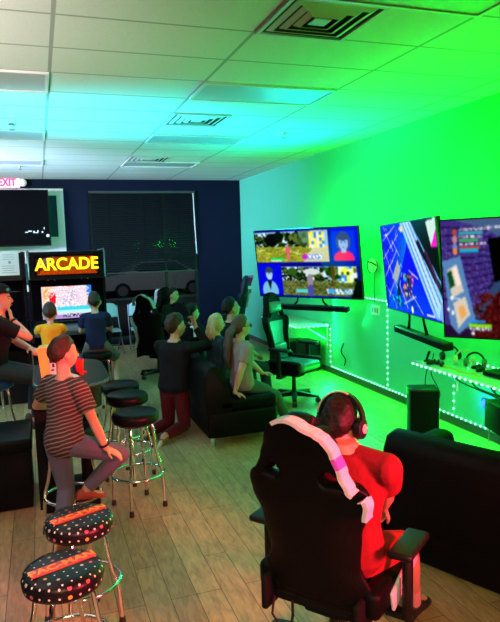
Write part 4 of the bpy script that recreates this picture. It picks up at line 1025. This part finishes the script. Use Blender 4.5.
def img_aerial():
    im = Img(150, 90, (.02, .03, .86), 21); L = im.line
    rg = random.Random(5)
    for p, q in (((.02, .18), (.30, .02)), ((.0, .40), (.35, .12)), ((.06, .02), (.22, .30)), ((.0, .62), (.30, .30)), ((.03, .30), (.25, .75)), ((.05, .85), (.36, .45)), ((.18, .98), (.36, .55)), ((.0, .72), (.2, .95)), ((.3, .7), (.42, .95)), ((.1, .5), (.2, .42)), ((.22, .18), (.34, .36)), ((.05, .12), (.15, .1))):
        L(p, q, .008, (.75, .80, 1.0))
    im.speck(.02, .05, .4, .9, [(.35, .45, .9), (.1, .1, .95), (.02, .02, .5)], .10, 3)
    im.poly([(.15, .62), (.30, .40), (.34, .52), (.24, .68)], (.62, .60, .68)).poly([(.20, .95), (.28, .62), (.32, .95)], (.03, .03, .15))
    im.poly([(.40, .0), (.62, .0), (1.0, .62), (1.0, 1.0), (.86, .98)], (.45, .66, .86)).poly([(.46, .0), (.56, .0), (.97, .85), (.92, .98)], (.62, .78, .92))
    for k in range(8): L((.43 + k * .026, 0), (.85 + k * .022, .92 - k * .02), .006, (.25, .42, .66) if k % 2 else (.80, .88, .95))
    im.poly([(.60, .0), (1, .0), (1, .62)], (.02, .015, .04)).poly([(.66, .22), (.70, .2), (1, .66), (1, .76)], (.05, .03, .10)).poly([(.78, .32), (.82, .30), (.98, .66), (.96, .7)], (.25, .12, .30))
    im.poly([(.84, .02), (.99, .0), (.99, .28), (.90, .28)], (.75, .85, .80)).poly([(.99, .10), (.99, .28), (.89, .28)], (.90, .05, .75))
    im.rect(.38, .05, .47, .08, (.85, .75, .45)).rect(.4, .03, .45, .1, (.8, .8, .6))
    im.poly([(.40, .55), (.48, .60), (.60, .96), (.50, .98), (.38, .8)], (.03, .04, .75)).ell(.41, .60, .035, .05, (.15, .65, .85)).ell(.40, .75, .04, .08, (.75, .50, .35)).ell(.48, .64, .04, .09, (.25, .18, .3)).ell(.55, .62, .02, .07, (.9, .35, .75)).speck(.36, .58, .56, .82, [(.05, .05, .1), (.8, .55, .4), (.7, .7, .8), (.3, .2, .6)], .45, 3)
    L((.5, .52), (.64, .60), .008, (.85, .85, .95)); L((.36, .9), (.58, .80), .008, (.8, .85, .95)); L((.52, .78), (.68, .97), .007, (.75, .8, .95))
    im.speck(.12, .82, .3, .96, [(.1, .75, .85), (.1, .3, .9)], .6, 3).rect(.74, .955, .86, .975, (.9, .9, .95)).ell(.5, .95, .02, .04, (.9, .9, .9)).rect(.1, .03, .13, .05, (.85, .85, .95))
    return im.a
def img_corridor():
    im = Img(230, 100, (.16, .09, .22), 31); L = im.line; im.u = im.u / .66
    im.poly([(0, 0), (.42, 0), (.42, .36), (.22, .75), (.05, .9), (0, .9)], (.25, .20, .48)).speck(.0, .04, .34, .75, [(.30, .24, .54), (.22, .17, .43), (.36, .29, .60), (.28, .17, .40)], .6, 2)
    for k in range(10): L((.0, .05 + k * .07), (.36, .10 + k * .05), .004, (.10, .06, .2))
    im.poly([(.10, 0), (.42, 0), (.40, .16), (.34, .1)], (.28, .36, .50)).poly([(.32, .16), (.6, .14), (.6, .62), (.44, .55), (.36, .52)], (.03, .015, .03))
    im.poly([(.36, .52), (.44, .50), (.20, .93), (.14, .93)], (.20, .28, .42)).poly([(.44, .5), (1, .62), (1, 1), (.18, 1), (.20, .93)], (.26, .07, .08)).speck(.22, .62, 1, 1, [(.32, .10, .10), (.20, .05, .06), (.38, .14, .12)], .5, 2)
    im.poly([(.0, .34), (.13, .30), (.22, .84), (.10, .98), (.04, .9)], (.34, .50, .68)).poly([(.03, .42), (.10, .37), (.185, .80), (.095, .93)], (.78, .74, .68)).poly([(.03, .44), (.06, .42), (.085, .55), (.05, .58)], (.10, .28, .12)).poly([(.06, .66), (.15, .60), (.16, .64), (.07, .70)], (.34, .50, .68)).poly([(.10, .74), (.14, .72), (.16, .8), (.12, .85)], (.85, .62, .35)).poly([(.07, .4), (.10, .38), (.13, .54), (.10, .56)], (.9, .82, .78))
    for k, (c1, n_) in enumerate((((.2, .7, .65), .30), ((.25, .75, .3), .24), ((.7, .3, .25), .26))):
        y = .07 + k * .06
        im.ell(.095, y + .03, .018, .032, ((.6, .3, .3), (.7, .5, .5), (.4, .5, .7))[k]).speck(.125, y, .125 + n_ * .7, y + .025, [(.9, .9, .95), (.45, .4, .5)], .85, 1).rect(.125, y + .03, .125 + n_ * .55, y + .048, c1)
    im.rect(.125, .245, .26, .27, (.1, .65, .75)).ell(.095, .26, .016, .03, (.8, .5, .3)).speck(.30, .06, .6, .085, [(.9, .9, .95), (.5, .5, .55)], .8, 1)
    im.rect(.17, .855, .29, .875, (.15, .55, .9)).rect(.17, .88, .33, .91, (.50, .80, .15)).speck(.18, .915, .33, .94, [(.92, .92, .95), (.4, .4, .45)], .8, 1).ell(.20, .965, .013, .02, (.85, .85, .9)).ell(.06, .66, .012, .02, (.9, .9, .9)).ell(.03, .76, .01, .018, (.9, .9, .9)).ell(.06, .79, .01, .018, (.9, .9, .9)).rect(.06, .66, .12, .675, (.8, .8, .85))
    return im.a
LEDG = mat('green_led', (.02, .3, .05), .4, emit=(.05, 1, .12), es=6)
TVs = []
def tv(label, q, img, es, sb=None):
    x, y, z, yaw, tilt, rol = q; w, h = 1.70, .956
    n = V((-math.cos(yaw) * math.cos(tilt), -math.sin(yaw) * math.cos(tilt), -math.sin(tilt)))
    rr = V((math.sin(yaw), -math.cos(yaw), 0)); uu = rr.cross(-n); uu = -uu if uu.z < 0 else uu
    r2 = rr * math.cos(rol) + uu * math.sin(rol); u2 = -rr * math.sin(rol) + uu * math.cos(rol); yv = -n
    t = thing('television', label, 'television', group=None)
    t.matrix_world = Matrix(((r2.x, yv.x, u2.x, x), (r2.y, yv.y, u2.y, y), (r2.z, yv.z, u2.z, z), (0, 0, 0, 1)))
    Mx = t.matrix_world.copy()
    obj('panel', G().rbox((0, .022, 0), (w, .035, h), .006, 2).rbox((0, .055, -.08), (w * .7, .05, h * .6), .015, 2), BLACK, t)
    g = G(); b = .010
    for s in (-1, 1): g.box((s * (w / 2 - b / 2), .0, 0), (b, .012, h)); g.box((0, 0, s * (h / 2 - b / 2)), (w - 2 * b, .012, b))
    obj('bezel', g, BLACK, t, 0)
    screen_mesh('screen', img, w - 2 * b, h - 2 * b, es, t, (0, 0, 0), (0, 0, 0))
    g = G()
    for s in (-1, 1): g.box((s * .68, .045, 0), (.012, .008, .74)); g.box((0, .045, s * .40), (1.36, .008, .012))
    obj('backlight_strip', g, LEDG, t, 0)
    # articulated arm to the wall
    inv = Mx.inverted(); wall = inv @ V((XW - .03, y + .12, z)); el = (V((0, .08, 0)) + wall) / 2 + V((.18, 0, 0))
    obj('wall_arm', G().tube([(0, .07, 0), el, wall], .03, 8), BLACKM, t)
    obj('wall_plate', G().box((0, 0, 0), (.03, .30, .42), mtx=inv @ Matrix.Translation((XW - .016, y + .12, z))), BLACKM, t, 0)
    TVs.append(Mx)
    if sb:
        lb, cx, L, dz = sb
        s_ = thing('soundbar', lb, 'soundbar', group='soundbars'); s_.matrix_world = Mx @ Matrix.Translation((cx, .0, -h / 2 - dz))
        obj('body', G().rbox((0, .02, 0), (L, .10, .075), .02, 3), BLACK, s_)
        obj('grille', G().rbox((0, -.032, 0), (L * .92, .006, .055), .002, 1), BLACKM, s_)
        for sx in (-1, 1):
            obj('bracket', G().tube([(sx * .20 - cx, .03, dz + .02), (sx * .21 - cx, .03, dz - .05), (sx * .27 - cx, .03, .03)], [.014, .012, .018], 8), BLACKM, s_)
            obj('end_cap', G().rbox((sx * (L / 2 - .012), .02, 0), (.03, .104, .079), .02, 3), BLACK, s_)
    return t
tv('split screen television with two portraits on blue, over the empty gaming chair', (3.427, 7.627, 1.727, .545, .117, .008), img_split(), 1.15, ('slim black soundbar hanging under the split screen television', .02, 1.16, .14))
tv('middle television showing a bright blue map scene with white lines', (3.535, 5.331, 1.725, -.257, .091, .02), img_aerial(), 1.15, ('black soundbar hanging under the blue screen television', .10, 1.42, .21))
tv('television showing a purple brick corridor, cut by the picture edge', (3.54, 3.444, 1.706, .605, .114, .015), img_corridor(), 1.1)

# ------------------------------------------------------------------ wall shelves with led strips
DESKM = mat('gloss_white_shelf', (.62, .62, .64), .16)
DIODE = mat('white_led', (.4, .6, .5), .3, emit=(.28, 1, .62), es=3.2)
TAPE = mat('led_tape', (.6, .65, .62), .4)
def led(label, paths, nrm, rad=.0115, step=.074):
    t = thing('led_strip', label, 'light strip', paths[0][0]); o = V(paths[0][0]); g = G(); gt = G()
    for a, b in paths:
        a, b = V(a) - o, V(b) - o; L = (b - a).length; n = max(2, int(L / step))
        gt.tube([a, b], .005, 6)
        for k in range(n):
            g.ell(a + (b - a) * (k + .5) / n + V(nrm) * .004, (rad,) * 3, 8)
    obj('tape', gt, TAPE, t); d = obj('diodes', g, DIODE, t); d['kind'] = 'stuff'
    return t
xw = XW - .012
led('dotted white-green light strip along the wall base and up the white wall under the televisions', [((xw, 8.37, .105), (xw, 4.2, .105)), ((xw, 6.74, .12), (xw, 6.74, 1.24)), ((xw, 6.74, 1.24), (xw, 7.9, 1.25))], (-1, 0, 0))
led('dotted light strip standing upright at the end of the shelf behind the empty gaming chair', [((xw, 8.37, .13), (xw, 8.37, .72))], (-1, 0, 0))
led('dotted light strip standing upright under the shelf beside the computer tower', [((xw, 5.41, .14), (xw, 5.41, .72))], (-1, 0, 0))
led('dotted light strip along the edge of the shelf behind the empty gaming chair', [((4.15, 8.392, .735), (3.615, 8.392, .735)), ((3.612, 8.40, .735), (3.612, 9.95, .735))], (0, -1, 0))
led('dotted light strip along the front edge of the shelf under the corridor television', [((3.612, 5.40, .735), (3.612, 2.7, .735))], (-1, 0, 0))
led('dotted light strip along the wall on top of the shelf under the corridor television', [((4.10, 5.15, .765), (4.10, 2.7, .765))], (-1, 0, 0))
def shelf(label, y0, y1):
    t = thing('wall_shelf', label, 'shelf', (3.89, (y0 + y1) / 2, 0))
    L = y1 - y0
    obj('top', G().rbox((0, 0, .735), (.535, L, .03), .005), DESKM, t)
    for y in (-L / 2 + .06, L / 2 - .06):
        obj('bracket', G().tube([(-.09, y, .715), (.255, y, .50)], .012, 8).box((.262, y, .55), (.014, .03, .32)), WHITE, t, 0)
    return t
shelf('white wall shelf lit green behind the empty gaming chair', 8.40, 9.95)
shelf('glossy white wall shelf with green lights under the corridor television', 2.7, 5.40)

def tower(name, label, x, y, rz, d, cat='computer', z=0, feet=True):
    t = thing(name, label, cat, (x, y, z), rz)
    obj('case', G().rbox((0, 0, d[2] / 2 + .015), d, .012, 2), BLACK, t)
    obj('front_panel', G().rbox((0, -d[1] / 2 - .004, d[2] / 2 + .015), (d[0] * .94, .012, d[2] * .95), .005, 1), BLACKM, t)
    for sx in (-1, 1):
        for sy in (-1, 1): obj('foot', G().lathe([(.002, 0), (.02, 0), (.02, .018), (.002, .018)], 10, (sx * (d[0] / 2 - .04), sy * (d[1] / 2 - .04), 0)), RUBBER, t)
    return t
tower('computer_tower', 'black computer tower standing on the floor beneath the shelf, behind the sofa', 3.63, 5.22, -.42, (.29, .24, .50))
tower('computer_tower', 'dark computer tower under the shelf behind the empty gaming chair, close to the light strip', 3.95, 8.75, .1, (.22, .40, .46))
tower('console_box', 'dark console box under the shelf behind the empty gaming chair, farther from the light strip', 3.93, 9.25, -.05, (.34, .30, .40), 'game console')
t = thing('subwoofer', 'black box on thin metal legs under the glossy shelf at the picture edge', 'speaker', (3.86, 4.20, 0), -.25)
obj('case', G().rbox((0, 0, .43), (.34, .42, .26), .012), BLACK, t)
for sx in (-1, 1):
    for sy in (-1, 1): obj('leg', G().tube([(sx * .13, sy * .17, .31), (sx * .15, sy * .19, .0)], .008, 8), CHROME, t)
BLUEL = mat('blue_led', (.02, .05, .5), .3, emit=(.02, .08, 1), es=5)
t = thing('puck_light', 'small glowing blue light on the wall beside the black box on legs', 'light', (XW - .012, 4.92, .36), rot=(0, -PI / 2, 0))
obj('base', G().lathe([(.002, 0), (.05, 0), (.05, .008), (.002, .008)], 20), BLACK, t)
obj('lens', G().lathe([(.002, .008), (.042, .008), (.036, .018), (.002, .022)], 20), BLUEL, t)
# things lying on the shelf under the corridor television
def pad(label, x, y, rz, m):
    t = thing('game_controller', label, 'game controller', (x, y, .75), rz)
    g = G().ell((0, 0, .028), (.035, .058, .02), 14)
    for s in (-1, 1): g.cap((0, s * .055, .026), (-.052, s * .075, .02), .024, .017)
    obj('shell', G().add(g.v, g.f), m, t, 60)
    for s in (-1, 1): obj('thumbstick', G().cap((-.012, s * .022, .045), (-.012, s * .022, .056), .008, .010, 10), RUBBER, t)
pad('black game controller at the free end of the glossy shelf', 3.73, 5.12, .4, BLACK)
pad('dark game controller next to the patterned headset on the glossy shelf', 3.93, 4.72, -.4, BLACK)
def headset(label, x, y, rz, m, cups):
    t = thing('headset', label, 'headset', (x, y, .75), rz)
    obj('headband', G().tube([(0, .09 * math.cos(k * PI / 12), .05 + .10 * math.sin(k * PI / 12)) for k in range(13)], .010, 8), m, t)
    for s in (-1, 1):
        obj('ear_cup', G().lathe([(.003, -.02), (.04, -.018), (.046, 0), (.04, .02), (.003, .022)], 18), cups, t, loc=(0, s * .085, .05), rot=(PI / 2, 0, 0))
headset('cream and black headset standing on the glossy shelf', 3.98, 5.02, 1.0, mat('cream_plastic', (.55, .45, .36), .5), mat('cream_plastic', (0, 0, 0)))
headset('black headset standing on the glossy shelf between the controller and the flat black box', 3.98, 4.86, .7, BLACK, mat('teal_grey', (.06, .10, .10), .4))
headset('dark headset standing at the wall end of the glossy shelf under the soundbar', 4.0, 5.27, 1.3, BLACK, BLACK)
t = thing('set_top_box', 'flat black box lying on the glossy shelf by the picture edge', 'box', (3.92, 4.42, .75), .1)
obj('case', G().rbox((0, 0, .03), (.22, .26, .045), .008), BLACK, t); obj('vent_slots', G().box((-.112, 0, .03), (.004, .2, .012)), BLACKM, t, 0)
t = thing('phone', 'small black handset in a stand on the glossy shelf, right by its free end', 'phone', (3.76, 5.32, .75), .5)
obj('stand', G().rbox((0, 0, .01), (.08, .06, .02), .006), BLACK, t); obj('handset', G().rbox((0, 0, .06), (.05, .022, .11), .008, rot=(.3, 0, .2)), BLACK, t)

t = thing('stripe', 'flat orange and yellow strip lying along the glossy shelf in front of the headsets', 'stripe', (3.74, 4.78, .7515))  # flat shapes giving an orange and yellow patch on the shelf
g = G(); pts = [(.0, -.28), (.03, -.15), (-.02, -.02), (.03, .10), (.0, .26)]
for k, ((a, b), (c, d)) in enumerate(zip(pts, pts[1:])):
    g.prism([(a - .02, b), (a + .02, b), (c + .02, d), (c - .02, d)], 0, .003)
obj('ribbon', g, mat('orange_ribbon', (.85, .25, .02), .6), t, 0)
obj('clip', G().rbox((0, .285, .006), (.03, .05, .01), .003, 1), mat('yellow_tab', (.8, .6, .05), .4), t)

# wall ornament, outlet, cables
t = thing('wall_ornament', 'white round ornament with black curved bands hanging on the wall beside the blue screen television', 'ornament', (XW - .002, 7.05, 1.69), rot=(0, -PI / 2, 0))
obj('shell', G().ell((0, 0, .045), (.085, .085, .05), 24), mat('ivory_shell', (.92, .92, .92), .35), t)
obj('band', G().tube([(.088 * math.sin(a) * .5, .086 * math.cos(a), .045 + .052 * abs(math.sin(a * 1.0))) for a in [k * PI / 12 for k in range(13)]], .009, 6), BLACK, t)
obj('band', G().tube([(.086 * math.cos(a), .02, .045 + .052 * math.sin(a)) for a in [k * PI / 12 for k in range(13)]], .006, 6), BLACK, t)
obj('red_edge', G().tube([(.086 * math.cos(a), .086 * math.sin(a), .03) for a in [PI * 1.1 + k * PI * .6 / 10 for k in range(11)]], .006, 6), mat('red_plastic', (0, 0, 0)), t)
cable('hanging_cable', [(XW - .01, 7.05, 1.61), (XW - .012, 7.07, 1.4), (XW - .012, 7.06, 1.2)], .004, 'thin dark cord running down the wall from the round ornament')
bpy.data.objects['wall_ornament'].scale = (1.15, 1.15, 1.1)
t = thing('wall_outlet', 'white wall outlet plate under the round ornament', 'outlet', (XW - .006, 7.05, 1.1))
obj('plate', G().rbox((0, 0, 0), (.012, .20, .13), .004), WHITE, t)
for y in (-.06, 0, .06): obj('socket', G().rbox((-.007, y, 0), (.004, .035, .07), .002, 1), mat('grey_socket', (.2, .2, .2), .5), t)
cable('power_cable', [(XW - .02, 7.93, .52), (XW - .05, 7.90, .50), (XW - .06, 7.93, .40), (XW - .04, 7.84, .30), (XW - .03, 7.90, .2)], .010, 'dark power cable with plug hanging on the wall past the empty gaming chair')
cable('cable', [(3.7, 5.28, .50), (3.72, 5.30, .6), (3.75, 5.3, .72)], .005, 'thin cable rising from the computer tower to the glossy shelf')
cable('cable', [(4.12, 5.72, .74), (4.13, 5.78, .5), (4.12, 5.6, .3), (4.13, 5.75, .12)], .005, 'thin cable looping down the wall behind the computer tower')
for k, (a, b, lb) in enumerate((((3.70, 4.80), (3.84, 4.40), 'black cable hanging from the shelf to the box on legs, closest to the blue light'), ((3.74, 4.62), (3.86, 4.30), 'second black cable hanging from the shelf to the box on legs'), ((3.80, 4.45), (3.86, 4.18), 'black cable hanging in front of the box on legs, at its middle'), ((3.74, 4.32), (3.90, 4.05), 'black cable hanging from the shelf at the picture edge'))):
    cable('cable', [(a[0], a[1], .715), (a[0] + .02, a[1] - .05, .66 - .02 * k), (b[0], b[1] + .06, .58), (b[0], b[1], .565)], .007, lb)

# ------------------------------------------------------------------ light
def area(name, loc, target, size, energy, col, size_y=None, spread=None):
    l = bpy.data.lights.new(name, 'AREA'); l.energy = energy; l.color = col; l.size = size
    if size_y: l.shape = 'RECTANGLE'; l.size_y = size_y
    if spread: l.spread = spread
    o = bpy.data.objects.new(name, l); COL.objects.link(o); o.location = loc
    o.rotation_euler = (V(target) - V(loc)).to_track_quat('-Z', 'Y').to_euler()
    return o
def point(name, loc, energy, col, r=.12):
    l = bpy.data.lights.new(name, 'POINT'); l.energy = energy; l.color = col; l.shadow_soft_size = r
    o = bpy.data.objects.new(name, l); COL.objects.link(o); o.location = loc
    return o
GRN = (.0, 1, .0)
for k, Mx in enumerate(TVs):
    c = Mx @ V((0, .10, 0)); area('tv_backlight', c, (XW, c.y + .1, c.z + .25), 1.3, (30, 44, 44)[k], GRN, .7)
    for a in (-.5, .5):
        point('tv_backlight_spill', Mx @ V((a, .16, .30)), (26, 36, 36)[k], GRN)
    c = V(Mx @ V((0, .06, .50))); area('tv_top_glow', c, c + V(((-1.5, -.5, 1), (-.05, 0, 1), (-.05, 0, 1))[k]), 1.3, (34, 12, 12)[k], (GRN if k else (0, .78, 1)), .1)
area('shelf_glow', (3.75, 9.1, .70), (3.9, 9.1, 0), 1.3, 18, GRN, .3)
area('shelf_glow', (3.75, 4.2, .70), (3.9, 4.2, 0), 2.2, 18, GRN, .3)
area('base_strip_glow', (4.13, 6.6, .14), (3.2, 6.6, -.1), 4.0, 60, GRN, .04)
area('wall_strip_glow', (4.13, 7.4, 1.24), (2.0, 6.9, 1.0), .05, 42, (.02, 1, .38), 1.3)
area('wall_strip_glow', (4.13, 8.4, .8), (2.0, 7.2, .8), .05, 22, (.02, 1, .38), .8)
point('blue_puck', (XW - .08, 4.92, .36), 2, (.02, .08, 1), .04)
# red neon and added warm fills near the camera, cool entrance light and fills on the far left
area('red_neon', (3.5, -.9, 1.7), (.30, 3.6, .95), 1.0, 62, (1, .04, .09), .7, .62)
area('warm_fill_uplight', (-2.9, 1.0, 1.3), (-1.9, 3.2, 3.36), 2.0, 125, (1, .84, .80), 1.2, 1.0)  # added fill standing in for light bounced onto the near ceiling
area('warm_fill', (-.6, -1.8, 2.7), (.5, 2.2, .0), 2.0, 36, (1, .62, .36), 1.0, 1.1)  # unseen warm fill added over the foreground floor
area('entrance_uplight', (-3.0, 9.2, 1.3), (-.9, 9.7, 3.36), 2.2, 110, (.52, .78, 1), 1.6, 1.5)
area('cool_lamp', (-3.4, 8.0, 2.4), (4.0, 12.3, 2.0), 1.2, 85, (.44, .58, 1), 1.2, .9)
area('cyan_fill', (-2.6, 6.6, 1.0), (.7, 6.7, 3.36), 1.2, 55, (.02, .85, 1), 1.2, .62)  # added to tint the middle ceiling cyan, no fixture there
area('frame_fill', (-3.6, 9.6, 2.9), (-.1, 12.6, 2.5), .8, 38, (.95, .92, 1), .8, 1.0)  # added to brighten the white window frame
area('floor_wash', (-3.2, 6.5, 2.6), (.8, 8.0, 0), 1.2, 50, (.35, .85, .9), 1.2, 1.6)
area('outdoor_fill', (3, 18, 5.5), (4, 24.5, .5), 2., 110, (.9, .95, 1))  # unseen lamp added to light the parked car
wld = bpy.data.worlds.new('night'); sc.world = wld; wld.use_nodes = True
wld.node_tree.nodes['Background'].inputs[0].default_value = (.02, .03, .05, 1); wld.node_tree.nodes['Background'].inputs[1].default_value = .3
sc.view_settings.view_transform = 'Standard'; sc.view_settings.look = 'None'
sc.view_settings.exposure = 0; sc.view_settings.gamma = 1; sc.view_settings.use_curve_mapping = False
